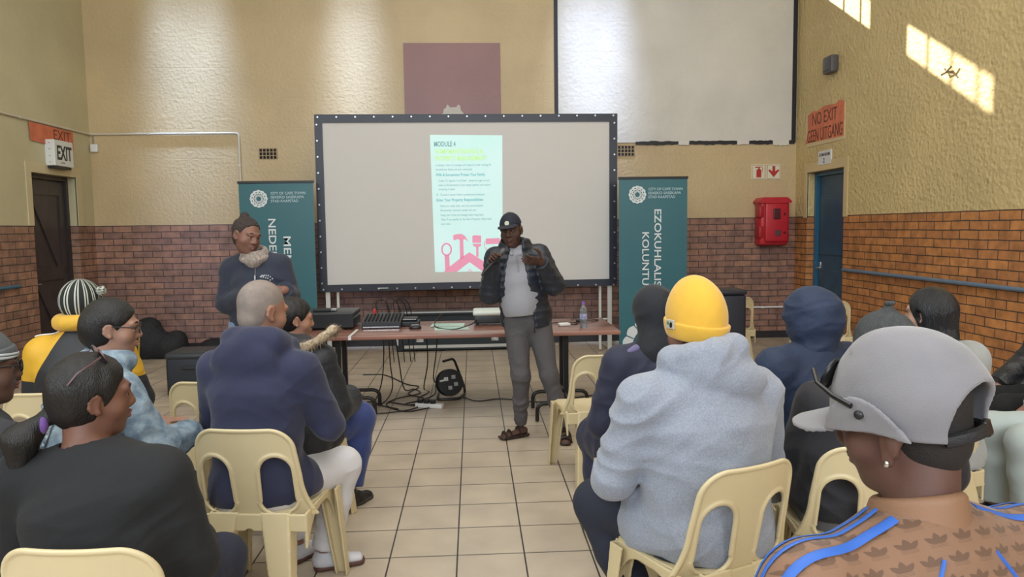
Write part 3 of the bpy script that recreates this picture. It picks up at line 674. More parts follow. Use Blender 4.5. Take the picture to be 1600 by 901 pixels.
banner(1.775, 2.613, 8.8, 2.21, 'teal roll up banner right of screen with EZOKUHLALISA KOLUNTU lettering', ('EZOKUHLALISA', 2.21, 1.825, .118, 1.04), ('KOLUNTU', 2.06, 1.55, .118, .645), True)
# ------------------------------------------------------------------ stacking chair with two holes in its back
def make_chair():
    """faces +Y; origin on the floor below the front edge of the back"""
    r = empty('plastic_chair')
    yb = lambda x, z: -.02-.20*(z-.44)+.9*x*x                 # back surface: reclined, slightly wrapped
    def half(z): return np.where(z > .60, .215-(z-.60)*.10, .215+(.60-z)**2*1.6)
    def back2(x, z):
        ax = np.abs(x); d = ax-half(z); t = z-.805; rr = .085
        qx, qz = ax-(half(z)-rr), z-(.805-rr); d = np.maximum(np.maximum(d, t), np.where((qx > 0) & (qz > 0), np.sqrt(qx*qx+qz*qz)-rr, -1))
        cx = .122; hw = .060+.006*(.70-z)/.2; top = .695; e = np.abs(ax-cx)-hw
        hz = np.where(z > top-.07, np.sqrt((ax-cx)**2+((z-(top-.07))*.92)**2)-hw, np.where(z < .50, np.sqrt((ax-cx)**2*.9+((z-.50)*1.25)**2)-hw, e))
        return np.maximum(np.maximum(d, -hz), .425-z)
    def sheet(x, y, z): return np.maximum(np.maximum(back2(x, z), np.abs(y-yb(x, z))-.0055), -1)
    rim = lambda x, y, z: np.maximum(np.sqrt((back2(x, z)+.005)**2+(y-yb(x, z)+.004)**2)-.0085, .45-z)
    F = Fld(.004); F.fn(lambda x, y, z: smin(sheet(x, y, z), rim(x, y, z), .004), (-.27, -.14, .42), (.27, .12, .81))
    F.mesh('backrest', CREAM, .0036, r)
    F = Fld(.006)
    def seat(x, y, z):
        hw = .215-.02*np.clip((.2-y)/.2, 0, 1); zz = .437-.016*np.exp(-((x/.14)**2+((y-.22)/.14)**2))-np.clip(y-.36, 0, 1)**2*3.0+.02*np.clip(.04-y, 0, .1)
        qx, qy = np.abs(x)-hw+.06, np.abs(y-.20)-.215+.06; d = np.sqrt(np.maximum(qx, 0)**2+np.maximum(qy, 0)**2)+np.minimum(np.maximum(qx, qy), 0)-.06
        a = np.maximum(d, np.abs(z-zz)-.0055); skirt = np.sqrt((d+.006)**2+(np.maximum(np.abs(z-zz+.014)-.014, 0))**2)-.0065; return smin(a, skirt, .004)
    F.fn(seat, (-.24, -.03, .38), (.24, .43, .45)); F.mesh('seat', CREAM, .0042, r)
    def leg(sx, front):
        F = Fld(.004)
        if front: top, bot, iy = V3(sx*.205, .375, .435), V3(sx*.235, .43, 0), -1
        else: top, bot, iy = V3(sx*.105, -.03, .455), V3(sx*.165, -.135, 0), 1
        def f(x, y, z):
            t = np.clip((z-bot[2])/(top[2]-bot[2]), 0, 1.1); cx = bot[0]+(top[0]-bot[0])*t; cy = bot[1]+(top[1]-bot[1])*t; w = (.030+.026*t) if not front else (.026+.016*t)
            dz = np.maximum(-z, z-top[2])
            a = np.maximum(np.abs(x-cx)-w, np.abs(y-cy)-.005)                  # outer face
            b = np.maximum(np.abs(x-cx-sx*w)-.005, np.abs(y-cy-iy*w*.8)-w*.8-.002)
            c = np.maximum(np.abs(x-cx+sx*w)-.005, np.abs(y-cy-iy*w*.5)-w*.5-.002)
            return np.maximum(np.minimum(np.minimum(a, b), c), dz)
        F.fn(f, np.minimum(top, bot)-.08, np.maximum(top, bot)+V3(.08, .08, .01)); F.mesh('leg', CREAM, .0046, r)
    for sx in (-1, 1): leg(sx, False); leg(sx, True)
    for sx in (-1, 1):                                        # arched side apron that ties back, seat and legs together
        F = Fld(.004)
        def f(x, y, z, sx=sx):
            cx = sx*(.232-.02*np.clip(y/.4, 0, 1)); arch = .415-.12*np.clip(np.abs(y-.17)/.21, 0, 1.3)**3.2; top = .455-.02*np.clip(y/.38, 0, 1)
            return np.maximum(np.maximum(np.abs(x-cx)-.006, np.maximum(z-top, arch-z)), np.abs(y-.18)-.215)
        F.fn(f, (min(sx*.19, sx*.25), -.04, .25), (max(sx*.19, sx*.25), .40, .46)); F.mesh('side_apron', CREAM, .0046, r)
    F = Fld(.004)
    F.fn(lambda x, y, z: np.maximum(np.maximum(np.abs(y+.03+.2*(.44-z)*.2)-.006, np.abs(z-.415)-.035), np.maximum(np.abs(x)-.235, .30-z+.09*np.clip(1-(x/.06)**2, 0, 1))), (-.24, -.06, .37), (.24, 0, .455))
    F.mesh('rear_apron', CREAM, .0046, r)
    return r
chair0 = make_chair(); _cu = []
def place_chair(x, y, rz, label, group=None):
    c = chair0 if not _cu else copy_tree(chair0)
    _cu.append(1); c.location = (x, y, 0); c.rotation_euler = (0, 0, math.radians(rz))
    for k in ('group',):
        if k in c: del c[k]
    c.scale = (1.02, 1.0, 1.035); tag(c, label, 'chair', 'cream plastic chairs'); return c
# ------------------------------------------------------------------ the table and what stands on it
TM = mat('red_brown_table_top', (.20, .085, .065), .22, c2=(.33, .17, .13), vscale=2.5, stretch=(.5, 3, 1), bump=.05, bscale=60)
def spos(o): return o
TZ = .74
r = empty('folding_table', (-.15, 6.5, 0)); tag(r, 'long red brown folding table with black tube legs below the screen', 'table')
kid(MB().box((-1.62, 6.05, TZ-.035), (1.235, 6.95, TZ), .008), 'table_top', TM, r, smooth=True)
for y in (6.30, 6.66): kid(MB().box((-1.5, y-.012, TZ-.065), (1.10, y+.012, TZ-.035)), 'frame_rail', BLACKM, r)
for sx, x in ((1, .80), (-1, -1.18)):
    for dy, nm in ((6.32, 0), (6.62, 1)):
        kid(MB().box((x-.022, dy-.022, .10), (x+.022, dy+.022, TZ-.035), .006), 'leg', BLACKM, r)
    for y in (5.95+(.0 if sx > 0 else .38), 6.40+(.0 if sx > 0 else .25)):
        a, b = (x-.29, x+.20) if sx > 0 else (x-.2, x+.30)
        kid(MB().tube(path([(a, y, .01), (a, y, .155), (b, y, .155), (b, y, .01)], .07), .0165, 12), 'foot_tube', BLACKM, r, smooth=True)
    kid(MB().tube([(x, 5.95 if sx > 0 else 6.3, .155), (x, 6.66, .155)], .018), 'foot_tube', BLACKM, r)
DG = mat('dark_grey_case', (.020, .025, .032), .38); DG2 = mat('dark_panel', (.012, .014, .018), .5)
r = empty('amplifier', (-1.29, 6.7, TZ)); tag(r, 'large black rack amplifier with thin device on top, left end of table', 'amplifier')
kid(MB().box((-1.54, 6.46, TZ+.012), (-1.075, 6.92, TZ+.15), .012), 'case', DG, r, smooth=True)
kid(MB().box((-1.55, 6.448, TZ+.02), (-1.065, 6.462, TZ+.142), .004), 'front_panel', DG2, r)
for x in (-1.5, -1.12): kid(MB().lathe([(.014, 0), (.014, .013)], (x, 6.52, TZ)), 'foot', BLACK, r); kid(MB().lathe([(.014, 0), (.014, .013)], (x, 6.86, TZ)), 'foot', BLACK, r)
kid(MB().box((-1.085, 6.47, TZ+.09), (-1.068, 6.90, TZ+.10)), 'side_trim', CHROME, r)
r = empty('wireless_receiver', (-1.36, 6.62, TZ+.15)); tag(r, 'thin black receiver with silver edge lying on amplifier', 'receiver')
kid(MB().box((-1.44, 6.56, TZ+.151), (-1.24, 6.68, TZ+.172), .006), 'case', DG2, r); kid(MB().box((-1.28, 6.558, TZ+.155), (-1.235, 6.64, TZ+.176), .004), 'silver_end', CHROME, r)
r = empty('audio_mixer', (-.82, 6.65, TZ)); tag(r, 'black audio mixer with knobs and red light beside the amplifier', 'mixer')
g = MB(); M = Matrix(((0, 0, 1, -1.0), (1, 0, 0, 0), (0, 1, 0, 0), (0, 0, 0, 1)))
g.prism([(6.47, TZ+.003), (6.86, TZ+.003), (6.86, TZ+.10), (6.80, TZ+.10), (6.49, TZ+.055), (6.47, TZ+.04)], .345, M); kid(g, 'case', DG, r)
g = MB(); rr = random.Random(3)
for i in range(10):
    for j in range(5): g.lathe([(.007, 0), (.006, .014)], (-.975+i*.033, 6.53+j*.052, TZ+.062+j*.0078), 8)
o = kid(g, 'knob', BLACK, r); o['kind'] = 'stuff'
kid(MB().box((-.985, 6.464, TZ+.012), (-.67, 6.471, TZ+.022)), 'silver_strip', CHROME, r)
kid(MB().lathe([(.018, 0), (.016, .03), (.012, .045)], (-.93, 6.84, TZ+.095), 12), 'red_plug', mat('red_plug', (.5, .03, .03), .4), r)
for k, x in enumerate((-.90, -.80, -.74, -.70)):
    kid(MB().tube(spline([(x, 6.83, TZ+.10), (x-.01, 6.84, TZ+.20+.03*(k % 2)), (x+.06, 6.88, TZ+.21), (x+.10, 6.93, TZ+.10), (x+.10, 7.0, TZ-.1), (x+.12, 7.02, TZ-.4)]), .0045, 6), 'cable', BLACK, r)
r = empty('radio_microphone_case', (-.56, 6.6, TZ)); tag(r, 'stack of small black silver edged devices right of the mixer', 'device')
kid(MB().box((-.66, 6.58, TZ+.001), (-.50, 6.76, TZ+.045), .01), 'lower_unit', DG2, r); kid(MB().box((-.65, 6.60, TZ+.046), (-.52, 6.74, TZ+.075), .01), 'upper_unit', BLACK, r); kid(MB().box((-.645, 6.595, TZ+.060), (-.525, 6.602, TZ+.068)), 'silver_edge', CHROME, r)
r = empty('computer_mouse', (-.53, 6.45, TZ)); tag(r, 'small black rounded gadget on table front near the mixer', 'mouse')
F = Fld(.01); F.ell((-.52, 6.42, TZ+.012), (.055, .035, .024)); F.plane((0, 0, TZ+.0005), (0, 0, -1)); rel(F.mesh('shell', BLACK, .004), r); kid(MB().tube([(-.555, 6.42, TZ+.035), (-.49, 6.43, TZ+.036)], .004), 'button_seam', CHROME, r)
r = empty('projector', (.15, 6.68, TZ)); tag(r, 'white topped projector on the table left of presenter', 'projector')
kid(MB().box((.0, 6.54, TZ+.02), (.34, 6.80, TZ+.095), .012), 'lower_body', mat('projector_dark', (.03, .035, .04), .45), r, smooth=True)
kid(MB().box((-.012, 6.53, TZ+.088), (.352, 6.81, TZ+.135), .02), 'top_cover', mat('projector_white', (.62, .68, .64), .35), r, smooth=True)
for x, y in ((.03, 6.57), (.31, 6.57), (.03, 6.77), (.31, 6.77)): kid(MB().lathe([(.012, 0), (.012, .022)], (x, y, TZ), 10), 'foot', BLACK, r)
kid(MB().lathe([(.036, 0), (.036, .02), (.028, .02), (.026, .012)], (0, 0, 0), 20, Matrix.Translation((.26, 6.80, TZ+.08)) @ Matrix.Rotation(math.radians(-90), 4, 'X')), 'lens', BLACK, r, smooth=True)
kid(MB().tube(spline([(.02, 6.54, TZ+.05), (-.03, 6.42, TZ+.03), (-.18, 6.30, TZ+.006), (-.32, 6.42, TZ+.006), (-.36, 6.55, TZ+.02), (-.34, 6.66, TZ+.05), (-.30, 6.76, TZ+.09), (-.34, 6.90, TZ+.01)]), .005, 8), 'cable', BLACK, r)
PAP = mat('mint_paper', (.50, .66, .58), .6); PP = mat('printed_lines', (.25, .45, .42), .6)
for k, (x, y, a) in enumerate(((-.20, 6.40, 4), (-.24, 6.62, -3))):
    r = empty('paper_sheet', (x, y, TZ+.001+k*.003), math.radians(a)); tag(r, ('mint green paper sheet at table front edge before projector', 'mint green paper sheet further back on table before projector')[k], 'paper', 'papers on the table')
    s_ = MB().box((-.15, -.105, 0), (.15, .105, .0015)).obj('sheet', PAP, r); g = MB()
    for j in range(7): g.box((-.13, -.085+j*.026, .0016), (-.13+random.Random(j).uniform(.12, .25), -.079+j*.026, .002))
    o = g.obj('printed_line', PP, r); o['kind'] = 'stuff'
for k, (x, y, a, c, lab) in enumerate(((.80, 6.42, 12, WHITE, 'small white device on the table right of presenter'), (.99, 6.66, -8, BLACK, 'small black cable adapter near the water bottle'))):
    r = empty('adapter', (x, y, TZ), math.radians(a)); tag(r, lab, 'adapter'); MB().box((-.05, -.035, .001), (.05, .035, .028), .008).obj('housing', c, r, smooth=True)
    MB().tube(spline([(.05, 0, .012), (.12, .03, .006), (.16, .12, .006), (.06, .2, .006), (-.1, .18, .006)]), .004, 6).obj('cable', BLACK, r)
# water bottle
r = empty('water_bottle', (.955, 6.30, TZ)); tag(r, 'clear plastic water bottle with purple cap and blue label', 'bottle')
PET = mat('clear_plastic', (.80, .87, .92), .08, trans=.85); inp(PET.node_tree.nodes['Principled BSDF'], 'IOR', 1.15)
prof = [(.028, 0), (.032, .004), (.032, .03), (.030, .035), (.032, .04), (.032, .12), (.030, .13), (.032, .14), (.030, .155), (.016, .188), (.0135, .192), (.0135, .205)]
MB().lathe(prof, n=28).obj('bottle_body', PET, r, smooth=True); MB().lathe([(.0155, .200), (.0155, .222), (.014, .225)], n=20).obj('cap', mat('purple_cap', (.22, .10, .45), .35), r, smooth=True)
MB().lathe([(.0328, .075), (.0328, .122)], n=28).obj('label', mat('bottle_label', (.10, .14, .38), .5, c2=(.5, .55, .7), vscale=30), r, smooth=True)
MB().lathe([(.0290, .004), (.0290, .07)], n=24).obj('water', mat('water', (.75, .85, .95), .05, trans=.9), r, smooth=True)
# tape strip hanging over the table edge
r = empty('tape_strip', (-1.055, 6.05, TZ)); tag(r, 'white strip of tape between amplifier and mixer over table edge', 'tape')
kid(MB().box((-1.045, 6.045, TZ+.0005), (-1.02, 6.46, TZ+.002)), 'top_piece', WHITE, r); kid(MB().box((-1.045, 6.040, TZ-.03), (-1.02, 6.046, TZ+.002)), 'hanging_piece', WHITE, r)
# open flight case behind the table
r = empty('flight_case', (-.3, 9.7, 0)); tag(r, 'long open black flight case with silver edges on floor behind table', 'case')
FC = mat('flight_case_laminate', (.018, .026, .034), .45); AL = mat('flight_case_aluminium', (.60, .62, .62), .35, metal=.3)
YF = 9.60
g = MB(); g.box((-1.02, YF, .02), (.62, YF+.012, .235)).box((-1.02, YF+.30, .02), (.62, YF+.312, .235)).box((-1.02, YF+.012, .02), (-1.008, YF+.30, .235)).box((.608, YF+.012, .02), (.62, YF+.30, .235)).box((-1.008, YF+.012, .02), (.608, YF+.30, .032))
kid(g, 'base_box', FC, r)
kid(MB().box((-1.0, YF+.33, .24), (.60, YF+.36, .50)).box((-1.0, YF+.23, .46), (.60, YF+.33, .50)), 'lid', FC, r)
kid(MB().box((-1.01, YF+.225, .485), (.61, YF+.365, .505)), 'lid_edge', AL, r)
for a, b, nm in (((-1.03, YF-.006, .205), (.63, YF+.02, .238), 'top_edge'), ((-.93, YF-.006, .045), (.55, YF+.01, .085), 'lower_strip')): kid(MB().box(a, b), nm, AL, r)
for x in (-1.03, .605): kid(MB().box((x, YF-.008, .09), (x+.025, YF+.02, .238)), 'corner_edge', AL, r)
for x in (-.72, .27): kid(MB().box((x-.05, YF-.012, .13), (x+.05, YF-.002, .225), .01), 'latch', CHROME, r); kid(MB().lathe([(.02, 0), (.02, .008)], (0, 0, 0), 12, on('back', (x, YF-.012, .175))), 'latch_knob', AL, r)
kid(MB().box((-1.03, YF, 0), (-.98, YF+.3, .02)).box((.57, YF, 0), (.62, YF+.3, .02)), 'runner', BLACK, r)
# cable reel
r = empty('cable_reel', (-.25, 6.95, 0)); tag(r, 'black extension cable reel on bent tube stand on floor', 'reel')
CR = Vector((-.25, 6.93, .145)); Mr = Matrix.Translation(CR) @ Matrix.Rotation(math.radians(20), 4, 'Z') @ Matrix.Rotation(math.radians(78), 4, 'X')
kid(MB().lathe([(.125, -.045), (.13, -.035), (.125, -.028), (.07, -.028), (.07, .028), (.125, .028), (.13, .035), (.125, .045), (.05, .048)], n=36, M=Mr), 'drum', mat('reel_black', (.012, .013, .016), .4), r, smooth=True)
kid(MB().tube([Mr @ Vector(((.075+.012*(i % 3))*math.cos(i*.5), (.075+.012*(i % 3))*math.sin(i*.5), -.022+.044*i/60)) for i in range(61)], .008, 6), 'wound_cable', BLACK, r, smooth=True)
for i, (x, y) in enumerate(((-.045, .035), (.03, .05), (.05, -.02), (-.01, -.05))): kid(MB().box((x-.020, y-.018, .046), (x+.020, y+.018, .054), .003, Mr), 'socket', mat('socket_grey%d' % i, (.35, .36, .36), .5) if i else WHITE, r)
kid(MB().tube([Mr @ Vector((-.045, .035, .05)), Mr @ Vector((-.06, .03, .085)), Mr @ Vector((-.12, .02, .09))], .009), 'plug', WHITE, r)
kid(MB().tube([Vector(p) for p in path([(-.30, 6.86, .365), (-.205, 6.98, .37), (-.115, 7.03, .10), (-.10, 7.0, .018), (-.16, 6.80, .016), (-.36, 6.78, .016), (-.36, 7.03, .016)], .045)], .0125, 10), 'stand', BLACKM, r, smooth=True)
kid(MB().tube([(-.13, 7.0, .145), (-.25, 6.97, .145)], .01), 'axle', BLACKM, r)
# power strip
r = empty('power_strip', (-.42, 6.55, 0), math.radians(-18)); tag(r, 'white multi socket power strip on floor with black plugs', 'power strip')
MB().box((-.13, -.032, 0), (.13, .032, .04), .008).obj('housing', WHITE, r, smooth=True)
for k in range(3): MB().box((-.11+k*.06, -.022, .038), (-.065+k*.06, .022, .075), .006).obj('plug', BLACK, r, smooth=True)
g = MB(); g.tube(spline([(-.13, 0, .02), (-.25, .03, .008), (-.45, .1, .008)]), .006, 8).obj('cord', BLACK, r)
# loose cables on the floor
def cable(pts, lab, rad=.006):
    o = MB().tube(spline(pts, 10), rad, 7).obj('cable', BLACK, smooth=True); tag(o, lab, 'cable', 'black cables under the table')
cable([(-.88, 7.03, .70), (-.88, 7.03, .4), (-.90, 6.95, .15), (-.95, 6.75, .012), (-1.02, 6.5, .008), (-.9, 6.35, .008), (-.6, 6.45, .008), (-.50, 6.62, .01)], 'black cable hanging from mixer then looping to the power strip')
cable([(-.83, 7.02, .70), (-.82, 7.02, .35), (-.80, 6.98, .1), (-.86, 6.75, .008), (-1.0, 6.6, .008), (-1.1, 6.68, .008), (-.98, 6.8, .008), (-.85, 6.62, .009), (-.7, 6.50, .008)], 'black cable hanging behind table ending in small coil at left')
cable([(-.78, 7.04, .70), (-.74, 7.06, .35), (-.70, 7.10, .06), (-.62, 7.3, .008), (-.55, 7.1, .008), (-.75, 6.9, .009), (-.82, 6.65, .008), (-.62, 6.40, .008), (-.42, 6.50, .01)], 'black cable making a wide loop left of the power strip')
cable([(-1.25, 8.1, .008), (-1.0, 8.05, .008), (-.72, 7.55, .008), (-.58, 7.4, .008), (-.66, 7.1, .008), (-.50, 6.9, .008), (-.45, 6.65, .02)], 'black cable crossing tiles from the left towards the strip')
cable([(-.47, 7.05, .65), (-.47, 7.2, .3), (-.52, 7.3, .02), (-.46, 7.15, .008), (-.55, 6.9, .008), (-.50, 6.7, .02)], 'black cable dropping straight behind the strip')
cable([(-.35, 7.05, .68), (-.38, 7.1, .4), (-.42, 7.3, .10), (-.33, 7.3, .06), (-.28, 7.38, .1), (-.34, 7.42, .12), (-.40, 7.3, .05), (-.40, 7.05, .008), (-.52, 6.8, .008), (-.65, 6.68, .008), (-.50, 6.58, .008)], 'black cable with small curl above the cable reel')
cable([(-.12, 6.85, .016), (.02, 6.72, .008), (.25, 6.78, .008), (.6, 6.62, .008), (.95, 6.75, .008), (1.3, 6.9, .008), (1.6, 6.85, .008)], 'black cable running from reel to right behind presenter')
# black loudspeaker behind the audience
r = empty('loudspeaker', (2.6, 7.45, 0)); tag(r, 'tall black rounded loudspeaker standing behind person in yellow beanie', 'speaker')
kid(MB().box((2.40, 7.30, 0), (2.795, 7.62, .90), .03), 'cabinet', mat('speaker_black', (.014, .017, .028), .5), r, smooth=True)
kid(MB().box((2.395, 7.29, .90), (2.80, 7.63, .955), .024), 'top_cap', mat('speaker_cap', (.02, .024, .035), .4), r, smooth=True)
kid(MB().box((2.45, 7.615, .08), (2.75, 7.635, .84), .005), 'front_grille', BLACKM, r)
# bags and boxes by the left end of the brick wall
BAG = mat('black_bag_fabric', (.014, .015, .019), .75, bump=.5, bscale=60)
def bag(label, c, rads, seed, lay, strap=None):
    r = empty('black_bag', (c[0], c[1], 0)); tag(r, label, 'bag'); F = Fld(.09)
    for p, q in rads: F.ell((p[0]-c[0], p[1]-c[1], p[2]), q)
    F.disp(folds(.014, 6, 6, 9, seed)); F.plane((0, 0, .002), (0, 0, -1)); F.mesh('bag_body', BAG, .011, r); lay(r, F)
def l1(r, F):
    MB().tube(spline([(-.22, -.2, .05), (-.20, -.22, .2), (-.19, -.18, .33), (-.17, 0, .40)]), [.022]*25, 8, flat=.35).obj('yellow_strap', mat('yellow_strap', (.65, .50, .08), .6), r, smooth=True)
bag('tall black bag heap with yellow strap behind denim jacket', (-4.05, 9.62, 0), [((-4.22, 9.62, .22), (.20, .22, .31)), ((-3.98, 9.6, .14), (.24, .20, .19)), ((-3.84, 9.62, .22), (.09, .12, .12))], 1, l1)
def l2(r, F):
    g = MB(); 
    for k in range(9): a = -.1+k*.022; g.box((a, -.105, .165+.008*math.sin(k*2.2)), (a+.014, -.095, .175+.008*math.sin(k*2.2)))
    o = g.obj('white_print', WHITE, r); o['kind'] = 'stuff'; 
bag('low black bag with small white print by brick wall', (-3.40, 9.68, 0), [((-3.40, 9.68, .07), (.25, .19, .12)), ((-3.40, 9.68, .12), (.15, .14, .09))], 4, l2)
r = empty('equipment_case', (-2.85, 7.4, 0)); tag(r, 'black padded equipment case on floor behind the empty chair', 'case')
kid(MB().box((-3.02, 7.20, 0), (-2.48, 7.62, .40), .03), 'case_body', mat('padded_case', (.018, .024, .034), .5, bump=.2, bscale=150), r, smooth=True)
kid(MB().box((-3.03, 7.19, .37), (-2.47, 7.63, .445), .035), 'case_lid', mat('padded_lid', (.03, .036, .045), .45, bump=.15, bscale=150), r, smooth=True)
kid(MB().tube(path([(-2.85, 7.18, .30), (-2.85, 7.16, .30), (-2.65, 7.16, .30), (-2.65, 7.18, .30)], .01), .01), 'handle', BLACK, r)
# ------------------------------------------------------------------ chairs
for c in [(-1.42, 3.95, -3, 'empty cream chair between yellow jacket and fur hood'), (.80, 4.48, 6, 'empty cream chair in front row beside the presenter'),
          (2.84, 7.80, 4, 'empty cream chair at back right of the loudspeaker'), (3.60, 7.2, -6, 'empty cream chair at back before the blue door')]: place_chair(*c)
# ------------------------------------------------------------------ people
ONLY = None
def skin(name, c): return mat(name, c, .52, bump=.06, bscale=260, var=.07, vscale=14, sss=.08, spec=.4)
def cloth(name, c, rough=.85, bump=.35, bscale=300, sheen=None, **k):
    if sheen is None: sheen = .22 if max(c) > .15 else .02
    return mat(name, c, rough, bump=bump, bscale=bscale, sheen=sheen, **k)
HAIRB = mat('black_hair', (.008, .007, .007), .45, bump=.45, bscale=120, stretch=(3, 3, .5))
EYEW = mat('eye_white', (.26, .22, .19), .25); EYED = mat('eye_iris', (.015, .008, .005), .15)
GLS = mat('spectacle_lens', (.75, .8, .82), .05, trans=.9); inp(GLS.node_tree.nodes['Principled BSDF'], 'IOR', 1.05)
GFR = mat('spectacle_frame', (.01, .01, .012), .3)
class Rig: pass
def seated(hx, hy, hz, rz, hyaw, hpitch=5, hroll=0, lean=8, side=0, bulk=1.0, sw=1.0, hs=1.0, arms=None, knees=None, feet=None, hipz=.53, back=.0):
    """joints of a sitting figure; the head ends up at world (hx, hy, hz)"""
    g = Rig(); l = math.radians(lean); g.rz = math.radians(rz)
    nbz = hz-.150; Ls = (nbz-hipz)/math.cos(l); d = V3(0, math.sin(l), math.cos(l)); sd = V3(side, 0, 0)
    g.pel = V3(0, 0, hipz); P = lambda t: g.pel+d*Ls*t+sd*t*t
    g.waist, g.chest, g.sh, g.nb = P(.34), P(.66), P(.84), P(1.0); g.head = g.nb+V3(0, .035, .150); g.head[2] = hz
    g.bulk, g.sw, g.hs = bulk, sw, hs
    g.HR = rotm(math.radians(hyaw)-g.rz, math.radians(hpitch), math.radians(hroll))
    c, s = math.cos(g.rz), math.sin(g.rz); g.loc = V3(hx-(c*g.head[0]-s*g.head[1]), hy-(s*g.head[0]+c*g.head[1]), 0)
    g.shd = [g.sh+V3(sx*.178*sw, -.005, 0) for sx in (-1, 1)]
    a = arms or {}; ex, ey, ez = a.get('elbow', (.07, .06, -.28)); wx, wy, wz = a.get('wrist', (-.10, .23, -.06))
    g.elb = [g.shd[i]+V3(sx*ex, ey, ez) for i, sx in enumerate((-1, 1))]; g.wri = [g.elb[i]+V3(sx*wx, wy, wz) for i, sx in enumerate((-1, 1))]
    for k in ('elbowL', 'elbowR', 'wristL', 'wristR'):
        if k in a:
            i = 0 if k[-1] == 'L' else 1
            (g.elb if k[0] == 'e' else g.wri)[i] = (g.shd if k[0] == 'e' else g.elb)[i]+V3(*a[k])
    kn = knees or ((-.14, .42), (.14, .42)); ft = feet or ((kn[0][0], kn[0][1]-.03, 0), (kn[1][0], kn[1][1]-.03, 0))
    g.hip = [V3(sx*.095, .02, hipz-.02) for sx in (-1, 1)]; g.kn = [V3(k[0], k[1], .50) for k in kn]
    g.ank = [V3(f[0], f[1], .085) for f in ft]; g.fyaw = [math.radians(f[2]) for f in ft]
    g.hdir = [None, None]; return g
def P_torso(F, g, k=.05):
    b = g.bulk; X = V3(1, 0, 0); bd = 1+(b-1)*1.1
    F.seg(g.pel+V3(0, .01, -.01), g.waist, (.160*b, .115*bd), (.142*b, .108*bd), k, side=X)
    F.seg(g.waist, g.chest, (.142*b, .108*bd), (.160*b, .112*bd), k, side=X)
    F.seg(g.chest, g.sh+V3(0, 0, -.02), (.160*b, .112*bd), (.125*b, .082*b), k, side=X)
    for i in (0, 1): F.seg(g.shd[i]+(g.sh-g.shd[i])*.1+V3(0, 0, -.008), g.sh+(g.nb-g.sh)*.55+V3(0, -.004, -.01), .050*b, .052*b, k)
def P_arm(F, g, i, k=.035, cut=1.0, sleeve=0):
    b = 1+(g.bulk-1)*.7; w = g.elb[i]+(g.wri[i]-g.elb[i])*cut
    F.seg(g.shd[i], g.elb[i], .054*b, .043*b, k); F.seg(g.elb[i], w, .043*b, .029*b+sleeve, k*.6, flat=sleeve > 0 or cut < 1)
def P_leg(F, g, i, k=.04, cut=1.0, flare=0):
    b = 1+(g.bulk-1)*.6; a = g.kn[i]+(g.ank[i]-g.kn[i])*cut
    F.seg(g.hip[i], g.kn[i], .088*b, .060*b, k); m = g.kn[i]*.62+g.ank[i]*.38
    F.seg(g.kn[i], m, .058*b, .054*b, k); F.seg(m, a, .054*b, .034+flare, k*.7, flat=cut < 1)
def P_neck(F, g, k=.03):
    F.seg(g.nb+V3(0, -.012, -.04), g.head+g.HR @ V3(0, -.025, -.05), .056*g.hs, .051*g.hs, k)
def P_head(F, c, R, s=1.0, full=1.0):
    T = lambda x, y, z: c+R @ (V3(x, y, z)*s); e = lambda p, r, k, op='u', RR=None: F.ell(T(*p), V3(*r)*s, R if RR is None else R @ RR, k*s, op, off=0)
    e((0, -.012, .032), (.074, .094, .088), .02)
    e((0, .028, -.020), (.062*full, .068, .080), .03); e((0, .040, -.075), (.046*full, .046, .040), .03); e((0, .068, -.095), (.022, .020, .018), .02)
    for sx in (-1, 1):
        e((sx*.040*full, .052, -.028), (.030, .026, .030), .02)                     # cheek
        e((sx*.032, .098, .012), (.019, .015, .011), .012, 's')                    # eye hollow
        e((sx*.031, .083, .0185), (.016, .0095, .0055), .006); e((sx*.031, .083, -.0005), (.014, .0085, .004), .006)
        F.seg(T(sx*.012, .090, .032), T(sx*.050, .074, .030), .010*s, .008*s, .014*s, off=0)  # brow ridge
        e((sx*.0135, .096, -.026), (.011, .010, .009), .010)                       # nostril wing
        for q in range(5):                                                         # ear rim
            a0, a1 = -1.2+q*.75, -1.2+(q+1)*.75
            F.seg(T(sx*.079, -.012-.016*math.cos(a0), -.004+.025*math.sin(a0)), T(sx*.080, -.012-.016*math.cos(a1), -.004+.025*math.sin(a1)), .0052*s, .0052*s, .006*s, off=0)
        e((sx*.075, -.010, -.004), (.006, .014, .022), .008); e((sx*.077, -.002, -.030), (.007, .009, .010), .008)
    F.seg(T(0, .088, .020), T(0, .106, -.020), .009*s, .0125*s, .014*s, off=0)       # nose
    e((0, .090, -.052), (.024, .014, .007), .008); e((0, .088, -.062), (.021, .014, .008), .008)
    e((0, .101, -.0568), (.020, .010, .0015), .004, 's')
